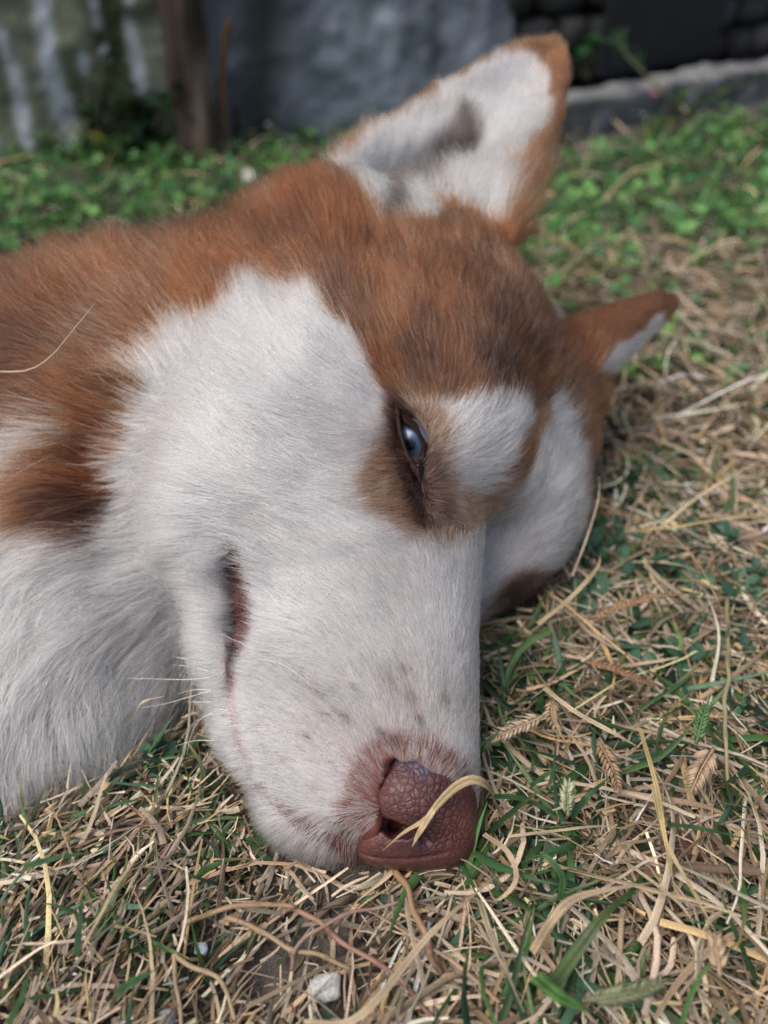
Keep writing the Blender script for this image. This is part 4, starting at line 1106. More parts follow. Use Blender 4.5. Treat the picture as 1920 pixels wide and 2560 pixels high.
    n = 24000; xy = scatter(n, -.62, .52, .32, .86, r); xy = xy[(off_kerb(xy) > .045) | (U(0, 1, n) < .12)]; n = len(xy); dry = np.clip(1.3 - (xy[:, 1] - .28) * 3.8 + (xy[:, 0] - .2) * 1.4, 0, .85) * (xy[:, 0] > 0)
    xy = xy[U(0, 1, n) > dry]; n = len(xy)
    tuft = np.clip(.75 + .6 * vnoise(np.concatenate([xy, np.zeros((n, 1))], 1), 22, 81), .25, 1.5)
    add(xy, 5, 2, U(.012, .032, n) * tuft, U(.0008, .0024, n), U(0, 6.28, n), np.abs(r.normal(.7, .35, n)), r.normal(0, .5, n), U(.2, 1.2, n), U(0, .004, n), np.array([[.10, .27, .065], [.13, .33, .08], [.07, .19, .07], [.19, .34, .10]]), green, roll=r.normal(0, .5, n), taper=.9, thin=False)
    blades_obj('green_grass', green, M_GREEN)

def clover_patch(name, spots, size, r, lift, pal):
    """Three-lobed clover leaves: spots (n,2)."""
    n = len(spots); K8 = 7
    th = np.linspace(0, np.pi, K8)
    lobe = np.stack([np.sin(th) * .42, .12 + .5 * (1 - np.cos(th)) * (1 + .0 * th)], -1)
    lobe_l = np.stack([-lobe[:, 0], lobe[:, 1]], -1)
    out = np.concatenate([[[0, 0, 0]], np.c_[lobe, .16 * np.sin(th)], np.c_[lobe_l[1:-1][::-1], (.16 * np.sin(th))[1:-1][::-1]], [[0, .62, -.02]]])
    out[K8, 1] -= .07
    m = len(out) - 1
    tri = []
    ringi = list(range(1, m))
    for a, b in zip(ringi, ringi[1:] + ringi[:1]): tri.append([m, b, a])
    tri += [[0, 1, len(ringi)]] if False else []
    tri = np.array(tri)
    V, F, Cc = [], [], []; k = 0
    for (x, y) in spots:
        s = size * r.uniform(.6, 1.25); z = ground_z(np.array([x]), np.array([y]))[0] + lift * r.uniform(.3, 1.2)
        yaw = r.uniform(0, 6.28); tl = r.normal(0, .35, 2); c = pal[r.integers(len(pal))] * (1 + r.normal(0, .15))
        for j in range(3):
            a = yaw + j * 2.09 + r.normal(0, .2); cup = r.uniform(.1, .7)
            ca, sa = math.cos(a), math.sin(a)
            q = out * s * r.uniform(.8, 1.1)
            yy = q[:, 1] * math.cos(cup); zz = q[:, 2] + q[:, 1] * math.sin(cup)
            p = np.stack([x + ca * yy - sa * q[:, 0], y + sa * yy + ca * q[:, 0], z + zz], -1)
            p[:, 2] += (p[:, 0] - x) * tl[0] + (p[:, 1] - y) * tl[1]
            V.append(p); F.append(tri + k); k += len(p)
            shade = np.ones(len(p)); shade[-1] = 1.35; shade[0] = 1.2
            Cc.append(np.clip(c * r.uniform(.85, 1.15), .01, .6)[None] * shade[:, None])
        st = np.array([[x, y, z], [x + .0005, y, z], [x + r.normal(0, .004), y + r.normal(0, .004), z - lift - .004]])
        V.append(st); F.append(np.array([[0, 1, 2]]) + k); k += 3; Cc.append(np.tile(c, (3, 1)))
    V = np.concatenate(V); F = np.concatenate(F); Cc = np.concatenate(Cc)
    return tag(mesh_obj(name, V, F, M_CLOVER, col=Cc), kind='stuff')

CLOVERS = np.array([[.030, .085, .045], [.040, .105, .058], [.055, .130, .075], [.035, .090, .060]])
def make_clover():
    r = np.random.default_rng(5)
    def clear(xy, z=.012):
        p = np.concatenate([xy, np.full((len(xy), 1), z)], 1)
        ins = ((p > FIELD.lo) & (p < FIELD.lo + FIELD.h * (FIELD.n - 2))).all(1)
        return xy[~(ins & (FIELD.val(np.clip(p, FIELD.lo + .002, FIELD.lo + FIELD.h * (FIELD.n - 2))) < .008))]
    px = []
    for cu, cv, su, sv, n in ((1700, 1430, 130, 70, 46), (1500, 1400, 60, 30, 12), (1850, 1480, 60, 70, 14), (1580, 1600, 70, 30, 8), (1690, 1500, 90, 50, 14), (1500, 1180, 90, 60, 16), (1640, 990, 120, 60, 16), (385, 1850, 25, 20, 4), (520, 1850, 20, 15, 3)):
        px += [on_ground(r.normal(cu, su), r.normal(cv, sv), .010)[:2] for _ in range(n)]
    clover_patch('clover', clear(np.array(px)), .0070, r, .010, CLOVERS)
    n = 3600; xy = scatter(n, -.6, .5, .36, .85, r); xy = xy[off_kerb(xy) > .05]
    clover_patch('back_clover', clear(xy), .0062, r, .016, np.array([[.08, .22, .07], [.11, .28, .08], [.065, .17, .07], [.17, .33, .10]]))
make_grass(); make_clover()
print('grass', time.time() - T0)
# ------------------------------------------------------------------ single things lying about
M_BARK = new_mat('bark', rough=.95, attr='tint', spec=.15)
def gz(x, y): return float(ground_z(np.array([x]), np.array([y]))[0])

def make_trunk():
    c = np.array([-.167, .740]); n, s = 60, 40
    zs = np.linspace(-.02, 1.0, n); th = np.arange(s) * 2 * np.pi / s
    P = []
    for z in zs:
        r = .0180 + .007 * math.exp(-max(z, 0) / .03) - .006 * z
        rr = r * (1 + .05 * np.sin(5 * th + z * 9) + .03 * np.sin(11 * th - z * 21))
        P.append(np.stack([c[0] + rr * np.cos(th) + .01 * z, c[1] + rr * np.sin(th), np.full(s, z)], -1))
    P = np.array(P); pf = P.reshape(-1, 3); q = pf * np.array([1, 1, .25])
    pf += (pf - np.r_[c, 0] * 1) * np.array([1, 1, 0]) * (.16 * vnoise(q, 160, 90) + .10 * vnoise(pf, 70, 99))[:, None]
    idx = np.arange(len(pf)).reshape(n, s)
    f = [[idx[i, j], idx[i, (j + 1) % s], idx[i + 1, (j + 1) % s], idx[i + 1, j]] for i in range(n - 1) for j in range(s)] + [[int(x) for x in idx[-1]]]
    w = np.clip(.5 + vnoise(q, 90, 91) * .8, 0, 1)
    col = mixc(np.tile([.055, .040, .032], (len(pf), 1)), np.array([.22, .17, .14]), w * np.clip(vnoise(pf, 30, 92) + .5, 0, 1))
    t = empty('tree', (c[0], c[1], 0)); tag(t, 'brown barked young tree standing in front of the concrete wall', 'tree')
    child(mesh_obj('trunk', pf, [[int(x) for x in a] for a in f], M_BARK, col=col), t)
    # boughs and leaves above the frame
    r = np.random.default_rng(8)
    m_leaf = M_GREEN
    LVs, LFs, LCs, k = [], [], [], 0
    for b in range(5):
        a = b * 1.3; p0 = np.array([c[0] + .008, c[1], .62 + .08 * b]); d = np.array([math.cos(a), -abs(math.sin(a)) * .6 + .1, .9])
        pts = np.array([p0, p0 + d * .12, p0 + d * .24 + [0, 0, .03]])
        v, ff = tube(spline(pts, 8), np.linspace(.009, .003, 8), 7)
        child(mesh_obj('limb', v, ff, M_BARK, col=np.tile([.09, .065, .05], (len(v), 1))), t)
        for q_ in range(60):
            o = pts[r.integers(1, 3)] + r.normal(0, .055, 3); ax_ = r.normal(0, 1, 3); ax_ /= np.linalg.norm(ax_); sd_ = unit(np.cross(ax_, [.3, .2, 1])); L_f = r.uniform(.015, .03)
            LVs.append(np.array([o, o + ax_ * L_f * .5 + sd_ * L_f * .22, o + ax_ * L_f, o + ax_ * L_f * .5 - sd_ * L_f * .22])); LFs.append(np.array([[0, 1, 2, 3]]) + k); k += 4
            LCs.append(np.tile(GREENS[r.integers(5)], (4, 1)))
    o = child(mesh_obj('crown', np.concatenate(LVs), np.concatenate(LFs), m_leaf, col=np.concatenate(LCs)), t); o['kind'] = 'stuff'
make_trunk()

def wall_y_at(u, v, y):
    d = at(u, v, 1) - CAM; return CAM + d * (y / d[1])
def px_at(u, v, z):            # photo pixel on a level z
    return on_ground(u, v, z)

def stick(name, pts, r0, r1, col, label, cat, sides=8, n=14, jag=.0, group=None):
    P = spline(pts, n); P = P + jag * vnoise(P, 300, 93)[:, None]
    v, f = tube(P, np.linspace(r0, r1, n), sides)
    c = np.tile(col, (len(v), 1)) * (1 + .35 * vnoise(v * np.array([1, 1, .4]), 300, 94)[:, None])
    return tag(mesh_obj(name, v, f, M_BARK, col=np.clip(c, 0, 1)), label, cat, group)
y0 = .748
stick('stake', [wall_y_at(562, 415, y0), wall_y_at(560, 300, y0), wall_y_at(556, 190, y0), wall_y_at(563, 100, y0), wall_y_at(574, 50, y0)], .0040, .0032, (.185, .105, .060), 'thin orange brown stick standing upright just right of the tree trunk', 'stick')
stick('stake', [wall_y_at(590, 400, y0 + .015), wall_y_at(592, 330, y0 + .015), wall_y_at(590, 270, y0 + .015)], .0034, .0028, (.07, .042, .032), 'short dark stub of stick beside the taller stick at the wall', 'stick')
stick('twig', [px_at(668, 310, .035), px_at(700, 335, .024), px_at(738, 360, .014)], .0022, .0016, (.30, .28, .25), 'pale grey twig leaning at the foot of the concrete wall', 'twig')

def shrub(name, base, h, w, n, leaf, pal, label, seed, stems=6, wid=.3):
    r = np.random.default_rng(seed); t = empty(name, tuple(base)); tag(t, label, 'plant')
    Vs, Fs, Cs, k = [], [], [], 0
    for s in range(stems):
        tip = base + np.array([r.normal(0, w), r.normal(-.01, w * .6), h * r.uniform(.55, 1.05)])
        mid = (base + tip) / 2 + r.normal(0, .008, 3)
        P = spline([base + np.array([0, 0, -.004]), mid, tip], 8)
        v, f = tube(P, np.linspace(.0016, .0008, 8), 5)
        child(mesh_obj('stem', v, f, M_BARK, col=np.tile([.10, .11, .05], (len(v), 1))), t)
        for _ in range(n // stems):
            o = P[r.integers(2, 8)] + r.normal(0, .004, 3)
            d = unit(np.array([r.normal(), r.normal() - .3, r.normal(.25, .5)])); L_f = leaf * r.uniform(.6, 1.2); sd_ = unit(np.cross(d, [r.normal() * .3, .1, 1])); up_ = np.cross(sd_, d)
            q = np.array([o, o + d * L_f * .3 + sd_ * L_f * wid, o + d * L_f * .7 + sd_ * L_f * wid * .8 - up_ * L_f * .03, o + d * L_f - up_ * L_f * .12, o + d * L_f * .7 - sd_ * L_f * wid * .8 - up_ * L_f * .03, o + d * L_f * .3 - sd_ * L_f * wid, o + d * L_f * .5 - up_ * L_f * .06])
            Vs.append(q); Fs += [[k + a, k + b, k + 6] for a, b in ((0, 1), (1, 2), (2, 3), (3, 4), (4, 5), (5, 0))]; k += 7
            Cs.append(np.tile(pal[r.integers(len(pal))] * r.uniform(.7, 1.3), (7, 1)))
    child(mesh_obj('foliage', np.concatenate(Vs), np.array(Fs), M_GREEN, col=np.concatenate(Cs)), t)['kind'] = 'stuff'
    return t
DG = np.array([[.035, .085, .040], [.028, .065, .038], [.055, .11, .045], [.04, .10, .06]])
b = np.array([*on_ground(350, 410)[:2], .0]); shrub('leafy_shrub', b, .085, .032, 90, .022, DG, 'dark leafy low shrub growing against the wall left of the tree', 31, 9, .28)
b = np.array([*on_ground(180, 425)[:2], .0]); shrub('leafy_shrub', b, .06, .022, 26, .018, np.array([[.10, .15, .03], [.05, .10, .035], [.22, .24, .03]]), 'sparse yellow green shrub at the wall near the left edge', 32, 5, .2)
b = np.array([*on_ground(1690, 345)[:2], .0]); shrub('weed', b, .055, .016, 34, .018, np.array([[.08, .20, .05], [.06, .16, .05], [.12, .22, .06]]), 'small green weed growing up in front of the kerb', 33, 5, .2)
b = np.array([*on_ground(1600, 370)[:2], .0]); shrub('weed', b, .030, .014, 22, .014, np.array([[.07, .17, .04], [.10, .20, .05], [.28, .26, .05]]), 'low weed with a yellowing leaf at the kerb foot', 34, 4, .3)
b = np.array([*wall_y_at(1470, 210, .885)[:2], .045]); shrub('weed', b, .035, .010, 14, .016, np.array([[.05, .15, .06], [.04, .12, .05]]), 'tuft of green leaves growing between kerb and stone wall behind the ear tip', 35, 3, .35)

def make_thistle():
    t = empty('weed_stalk', tuple(np.r_[on_ground(1700, 300)[:2], 0])); tag(t, 'tall feathery green stalk leaning left across the dark board', 'plant')
    pts = [px_at(1690, 300, .0), wall_y_at(1675, 250, .83), wall_y_at(1610, 185, .82), wall_y_at(1560, 130, .815), wall_y_at(1545, 100, .812)]
    P = spline(pts, 20); v, f = tube(P, np.linspace(.0022, .0008, 20), 6)
    child(mesh_obj('stem', v, f, M_BARK, col=np.tile([.20, .22, .12], (len(v), 1))), t)
    r = np.random.default_rng(4); n = 70
    base = P[r.integers(9, 20, n)]
    C, V, F, q = ribbons(base, r.normal(2.4, .9, n), r.normal(.4, .5, n), r.uniform(.008, .024, n), r.uniform(.0008, .0018, n), r.normal(0, .5, n), r.uniform(0, .6, n), r.normal(0, .5, n), r.normal(0, .4, n), 4, 2, 0, .9)
    child(mesh_obj('foliage', V.reshape(-1, 3), F, M_GREEN, col=np.tile([.06, .15, .05], (V.shape[0] * V.shape[1], 1))), t)['kind'] = 'stuff'
make_thistle()

def blade_thing(name, pts, w, label, cat, col=(.46, .36, .22), mat=None, n=16, fold=.25, taper=.8, twist=0., roll=0.):
    P = spline(pts, n); s = np.linspace(0, 1, n); T = np.gradient(P, axis=0); T /= np.linalg.norm(T, axis=1)[:, None]
    view = P - CAM; view /= np.linalg.norm(view, axis=1)[:, None]
    side = np.cross(T, np.array([0, 0, 1.]) + .0 * view); side /= np.linalg.norm(side, axis=1)[:, None] + 1e-9; upv = np.cross(side, T)
    a = roll + twist * s; W = side * np.cos(a)[:, None] + upv * np.sin(a)[:, None]; N_ = np.cross(W, T)
    ww = w * np.clip(np.minimum(1, (1 - s) * 3 * (1 - taper) + (1 - s ** 3) * taper), .04, 1)
    cols5 = np.array([-.5, -.25, 0, .25, .5]); bump = fold * np.array([0, .5, -.15, .5, 0])
    V = P[:, None] + W[:, None] * (cols5[None] * ww[:, None])[..., None] + N_[:, None] * (bump[None] * ww[:, None] * .5)[..., None]
    th = .00012
    V2 = V - N_[:, None] * th
    vv = np.concatenate([V.reshape(-1, 3), V2.reshape(-1, 3)]); k = n * 5; f = []
    for i in range(n - 1):
        for j in range(4):
            q = [i * 5 + j, i * 5 + j + 1, (i + 1) * 5 + j + 1, (i + 1) * 5 + j]
            f.append(q); f.append([x + k for x in q[::-1]])
        f.append([i * 5, (i + 1) * 5, (i + 1) * 5 + k, i * 5 + k]); f.append([i * 5 + 4 + k, (i + 1) * 5 + 4 + k, (i + 1) * 5 + 4, i * 5 + 4])
    stripe = np.array([.85, 1.12, .75, 1.08, .9])
    c = np.array(col)[None, None] * stripe[None, :, None] * (1 + .18 * np.sin(s * 17 + len(label)))[:, None, None]
    c = np.concatenate([c.reshape(-1, 3)] * 2)
    return mesh_obj(name, vv, f, mat or M_STRAW, col=np.clip(c, 0, 1), smooth=False)

# straw lying across the nose
def nose_straw():
    t = empty('straw', tuple(on_ground(1275, 2060))); tag(t, 'forked dry straw bent across the dog\'s nose', 'straw')
    def tn(u, v, off):
        g = (CAM[2] - 0) / -(FW[2] - UP[2] * ((v - CV) / FPX)) 
        return at(u, v, off)
    p = [(1275, 2062, .2415), (1249, 2026, .2385), (1236, 2006, .2330), (1230, 1978, .2265), (1210, 1957, .2215), (1178, 1949, .2188), (1138, 1968, .2172), (1097, 2008, .2164), (1064, 2048, .2166), (1008, 2082, .2182), (956, 2127, .2212)]
    child(blade_thing('blade', [tn(*x) for x in p], .0026, '', '', (.48, .36, .20), n=34, fold=.35, taper=.55, roll=.25, twist=.3), t)
    p = [(1085, 2022, .2160), (1064, 2056, .2158), (1045, 2086, .2170), (1030, 2118, .2190)]
    child(blade_thing('blade', [tn(*x) for x in p], .0017, '', '', (.52, .40, .24), n=14, fold=.3, taper=.6), t)
nose_straw()

# long single straws that stand out from the tangle
def lay(pix, lift=.012):
    return [on_ground(u, v, lift + dz) for u, v, dz in pix]
LONG = [
 ([(1345, 1560, .004), (1420, 1500, .012), (1490, 1425, .018), (1502, 1385, .020)], .0026, 'thick tan straw slanting up right of the cheek of the dog', (.44, .34, .20)),
 ([(1430, 1440, .010), (1465, 1350, .020), (1495, 1250, .028), (1498, 1190, .032)], .0015, 'thin grey straw rising steeply beside the white cheek', (.40, .33, .25)),
 ([(1560, 1330, .006), (1680, 1318, .012), (1790, 1300, .014), (1935, 1285, .012)], .0022, 'long golden straw lying level above the clover patch', (.50, .37, .17)),
 ([(1650, 1318, .010), (1735, 1250, .018), (1830, 1190, .020), (1925, 1140, .018)], .0020, 'pale straw rising to the right edge above the golden one', (.54, .44, .28)),
 ([(1520, 1470, .006), (1640, 1460, .010), (1670, 1480, .012), (1690, 1500, .010)], .0012, 'brown curved straw at the edge of the clover', (.36, .27, .18)),
 ([(1675, 1330, .012), (1740, 1400, .016), (1790, 1490, .016), (1815, 1555, .010)], .0016, 'straw crossing the clover patch downwards to the right', (.46, .34, .19)),
 ([(1360, 1720, .010), (1440, 1780, .014), (1530, 1830, .014), (1600, 1870, .010)], .0024, 'broad tan straw running down right below the seed head', (.47, .37, .24)),
 ([(1200, 2250, .002), (1225, 2330, .008), (1260, 2410, .008), (1310, 2530, .002)], .0034, 'curved pale dry leaf below and right of the nose', (.53, .43, .29)),
 ([(1330, 2380, .004), (1380, 2300, .014), (1450, 2240, .018), (1640, 2205, .016)], .0038, 'broad bent grey brown dry leaf at lower right', (.40, .30, .20)),
 ([(1630, 1960, .006), (1665, 2100, .014), (1740, 2240, .014), (1800, 2350, .008)], .0018, 'long thin straw running steeply down the right side', (.48, .38, .20)),
 ([(1600, 1820, .012), (1640, 1960, .016), (1660, 2080, .016), (1690, 2240, .006)], .0026, 'forked golden dry blade hanging over the right tangle', (.50, .38, .18)),
 ([(1275, 2090, .004), (1400, 2075, .010), (1500, 2065, .012), (1590, 2075, .008)], .0018, 'dry leaf lying level to the right of the nose', (.46, .37, .25)),
 ([(1210, 2085, .004), (1270, 2130, .012), (1290, 2200, .012), (1240, 2250, .008), (1215, 2200, .006)], .0024, 'curled dry leaf loop right below the nose', (.47, .37, .25)),
 ([(1830, 1960, .004), (1880, 2010, .010), (1920, 2110, .010)], .0024, 'dry blade arching out at the right edge of the photo', (.48, .37, .21)),
 ([(1540, 2140, .004), (1600, 2180, .010), (1700, 2260, .010), (1745, 2330, .006)], .0016, 'slanting straw between the two broad leaves at lower right', (.47, .38, .24)),
 ([(760, 2560, .004), (900, 2540, .008), (1080, 2330, .010), (1240, 2190, .004)], .0032, 'wide straw crossing the bare soil up towards the chin', (.42, .33, .22)),
 ([(120, 2240, .004), (160, 2130, .024), (180, 2040, .044), (205, 1960, .064)], .0016, 'tall dry stalk standing up before the chest fur', (.50, .41, .29)),
 ([(40, 2150, .004), (62, 2080, .020), (75, 2020, .034)], .0016, 'short dry stalk standing at the left edge', (.52, .43, .31)),
 ([(190, 2400, .002), (250, 2290, .014), (300, 2200, .020), (390, 2090, .018)], .0013, 'thin slanting straw in the lower left stubble', (.50, .40, .26)),
 ([(300, 2330, .002), (380, 2250, .012), (480, 2120, .016)], .0013, 'thin straw slanting across the stubble beneath the chest', (.47, .36, .22)),
 ([(330, 1820, .004), (350, 1760, .016), (410, 1740, .018)], .0018, 'bent dry straw between the chest fur and the jaw', (.46, .36, .24)),
 ([(1510, 500, .010), (1580, 430, .022), (1680, 400, .026), (1765, 392, .022)], .0040, 'long yellow dry blade arching over the green lawn at right', (.40, .34, .18)),
 ([(1500, 1130, .006), (1570, 1130, .016), (1625, 1105, .026)], .0020, 'orange brown stem poking up at the right of the cheek', (.42, .24, .10)),
]
for i, (p, w, lab, c) in enumerate(LONG):
    o = blade_thing('straw', lay(p), w * .6, lab, 'straw', c, n=18, taper=.6, twist=(.5 if i % 2 else -.4), roll=(.3 if i % 3 else -.2))
    tag(o, lab, 'straw', 'long dry straws that stand out from the grass')

# creeping runners with nodes
M_STEM = new_mat('runner_stem', rough=.55, attr='tint', spec=.3)
def runner(pix, r0, c0, c1, label, nodes):
    r0 = r0 * .78; g0 = np.array([.30, .22, .15]); c0 = np.array(c0) * .48 + g0 * .32; c1 = np.array(c1) * .48 + g0 * .32
    P = spline(lay(pix, .004), 40); P = P + np.stack([vnoise(P, 120, 96), vnoise(P, 120, 97), vnoise(P, 120, 98)], 1) * .0012; s = np.linspace(0, 1, 40)
    rad = np.full(40, r0) * (1 - .3 * s)
    for nn_ in nodes: rad *= 1 + .55 * np.exp(-((s - nn_) / .018) ** 2)
    v, f = tube(P, rad, 8); cc = np.repeat(np.array(c0) * (1 - s)[:, None] + np.array(c1) * s[:, None], 8, 0)
    for nn_ in nodes: cc = cc * (1 - .35 * np.repeat(np.exp(-((s - nn_) / .02) ** 2), 8)[:, None])
    cc = cc * (1 + .15 * vnoise(v, 700, 95)[:, None])
    tag(mesh_obj('runner_stem', v, f, M_STEM, col=np.clip(cc, 0, 1)), label, 'stem', 'creeping grass stems on the bare soil')
runner([(720, 2258, .004), (780, 2300, .004), (880, 2370, .006), (960, 2415, .006), (1040, 2500, .004), (1120, 2580, .002)], .0010, (.40, .20, .13), (.34, .13, .13), 'pink red creeping stem running down to the bottom edge', (.3, .55, .8))
runner([(450, 2310, .002), (520, 2285, .004), (600, 2268, .006), (700, 2262, .006), (735, 2265, .006)], .0011, (.40, .26, .14), (.42, .24, .12), 'orange tan creeping stem lying level above the bare soil', (.25, .6, .95))
runner([(565, 2300, .002), (640, 2325, .004), (720, 2368, .004), (800, 2390, .004), (870, 2415, .002)], .0010, (.45, .30, .18), (.50, .37, .20), 'tan jointed stem slanting across the bare soil', (.3, .55, .8))
runner([(728, 2420, .001), (745, 2370, .006), (800, 2320, .010), (880, 2275, .010), (1000, 2255, .008)], .0008, (.36, .20, .17), (.42, .28, .24), 'thin pinkish stem curving up over the red stem', (.2, .7))
runner([(985, 2180, .002), (1020, 2240, .006), (1070, 2330, .008), (1085, 2400, .006), (1105, 2440, .002)], .0014, (.40, .25, .11), (.36, .17, .13), 'thick ochre stem going down from the chin', (.62, .7))
runner([(440, 2390, .006), (520, 2430, .006), (560, 2470, .006), (590, 2545, .004)], .0009, (.46, .35, .20), (.48, .38, .24), 'tan stem turning down at the lower left of the soil patch', (.3, .7))
runner([(440, 2388, .006), (436, 2460, .006), (450, 2560, .004)], .0009, (.44, .34, .20), (.46, .36, .24), 'short tan stem going straight down at the lower left', (.4, .8))
runner([(1815, 1500, .004), (1822, 1640, .012), (1815, 1800, .014), (1830, 1960, .008)], .0011, (.34, .33, .16), (.40, .36, .20), 'upright pale green jointed stem near the right edge', (.35, .75))

# seed heads
M_SEED = leaf_mat('seed_scale', .08, .65)
def seed_head(pix, n, size, col, label, seed, lift=.010):
    r = np.random.default_rng(seed); t = empty('seed_head', tuple(lay(pix, lift)[0])); tag(t, label, 'seed head', 'grass seed heads in the tangle')
    P = spline(lay(pix, lift), n + 4); T = np.gradient(P, axis=0); T /= np.linalg.norm(T, axis=1)[:, None]
    v, f = tube(P, np.linspace(.0006, .0003, n + 4), 5); child(mesh_obj('stem', v, f, M_STEM, col=np.tile(np.array(col) * .8, (len(v), 1))), t)
    zz = np.array([0, 0, 1.])
    Vs, Fs, Cs, k = [], [], [], 0
    for i in range(n):
        for sgn in (-1, 1):
            side = unit(np.cross(T[i], zz)) * sgn; o = P[i + 1]
            L_ = size * (1 - .45 * (i / n) ** 2) * r.uniform(.85, 1.15); d = unit(T[i] * .78 + side * .55 + zz * r.normal(.12, .12)); sd_ = unit(np.cross(d, zz)); up_ = np.cross(sd_, d)
            w = L_ * .17
            q = np.array([o, o + d * L_ * .35 + sd_ * w, o + d * L_ * .35 + up_ * w * .9, o + d * L_ * .35 - sd_ * w, o + d * L_ * .35 - up_ * w * .5, o + d * L_])
            Vs.append(q); Fs += [[k + a, k + b, k + c] for a, b, c in ((0, 1, 2), (0, 2, 3), (5, 2, 1), (5, 3, 2), (0, 3, 4), (0, 4, 1), (5, 4, 3), (5, 1, 4))]; k += 6
            Cs.append(np.array(col) * r.uniform(.7, 1.25) * np.array([.75, 1, 1.15, 1, .7, 1.1])[:, None])
    o = child(mesh_obj('spikelets', np.concatenate(Vs), np.array(Fs), M_SEED, col=np.concatenate(Cs), smooth=False), t); o['kind'] = 'stuff'
BR = (.40, .285, .18)
seed_head([(1475, 1545, .004), (1560, 1515, .010), (1640, 1490, .012), (1720, 1485, .008)], 20, .0042, (.33, .21, .12), 'brown braided seed head below the clover', 41)
seed_head([(1465, 1655, .006), (1540, 1675, .008), (1600, 1700, .008), (1650, 1715, .004)], 16, .0042, (.27, .16, .09), 'dark brown seed head lying flat above the straw tangle', 42)
seed_head([(1385, 1745, .008), (1380, 1790, .010), (1410, 1850, .008)], 9, .0046, BR, 'small tan seed head pointing down beside the muzzle', 43)
seed_head([(1360, 1790, .010), (1270, 1830, .010), (1200, 1860, .004)], 14, .0050, (.42, .32, .22), 'long tan seed head slanting down to the muzzle', 44)
seed_head([(1785, 1870, .012), (1755, 1920, .012), (1725, 1985, .008)], 12, .0066, (.40, .29, .19), 'large flat feathered seed head at the right', 45)
seed_head([(1495, 1850, .010), (1530, 1920, .012), (1550, 1985, .008)], 10, .0050, (.34, .23, .14), 'narrow brown seed head left of the large one', 46)
seed_head([(1420, 2040, .010), (1418, 1990, .016), (1425, 1945, .020)], 10, .0050, (.36, .38, .24), 'pale green seed head standing right of the nose', 47)
seed_head([(1740, 1860, .012), (1755, 1800, .016), (1775, 1740, .018)], 8, .0048, (.10, .19, .075), 'fresh green seed head standing in the tangle at right', 48)
seed_head([(1470, 2500, .010), (1580, 2480, .012), (1680, 2450, .010)], 14, .0046, (.20, .22, .12), 'blurred green seed head along the bottom edge', 49, .016)
seed_head([(1800, 2440, .012), (1790, 2370, .014), (1785, 2330, .014)], 8, .0052, (.42, .31, .20), 'upright tan seed head at the lower right corner', 50)
seed_head([(1770, 1330, .014), (1800, 1360, .014), (1830, 1390, .010)], 8, .0060, (.46, .38, .28), 'pale seed head at the top of the clover patch', 51)

# broad green blades that stand out
GB = [([(1370, 2480, .004), (1440, 2380, .014), (1500, 2300, .018), (1580, 2220, .014)], .0052, 'broad green leaf with brown edge at lower right', (.085, .13, .05)),
      ([(1340, 2440, .012), (1400, 2490, .016), (1480, 2530, .014)], .0062, 'blurred bright green leaf at the bottom', (.10, .22, .06)),
      ([(1235, 1990, .004), (1300, 1995, .010), (1380, 2030, .010), (1395, 2050, .006)], .0032, 'dark green blade level with the nose on its right', (.050, .105, .045)),
      ([(1325, 1965, .006), (1360, 1940, .012), (1400, 1915, .014)], .0030, 'short green blade above right of the nose', (.06, .13, .05)),
      ([(1670, 2060, .004), (1750, 2070, .010), (1860, 2095, .008)], .0026, 'narrow green blade lying level at the right', (.06, .13, .05)),
      ([(1430, 2040, .004), (1470, 1990, .012), (1520, 1945, .012)], .0030, 'green blade slanting up beside the pale green seed head', (.05, .11, .05)),
      ([(1180, 1905, .004), (1215, 1860, .012), (1250, 1825, .016)], .0034, 'dark green pointed blade touching the muzzle', (.045, .10, .04)),
      ([(190, 2390, .004), (200, 2300, .012), (207, 2230, .018)], .0030, 'upright dark green blade in the lower left stubble', (.05, .105, .05)),
      ([(20, 2560, .004), (55, 2490, .010), (72, 2430, .014)], .0034, 'green blade at the bottom left corner', (.05, .11, .04)),
      ([(290, 2480, .004), (340, 2450, .010), (385, 2425, .012)], .0040, 'wide short green leaf at the lower left', (.05, .12, .05)),
      ([(60, 2165, .006), (140, 2145, .010), (230, 2130, .010)], .0030, 'flat green blade in front of the chest', (.055, .12, .05)),
      ([(260, 2020, .004), (310, 2005, .010), (350, 2000, .012)], .0026, 'green blade beneath the chest fur', (.06, .13, .06)),
      ([(1400, 2250, .004), (1405, 2190, .012), (1360, 2140, .014), (1350, 2190, .010)], .0026, 'curled green blade below right of the nose', (.07, .15, .05))]
for i, (p, w, lab, c) in enumerate(GB):
    tag(blade_thing('grass_blade', lay(p), w * .7, lab, 'grass blade', c, M_GREEN, n=16, taper=.95, roll=.2, twist=.3), lab, 'grass blade', 'broad green blades')

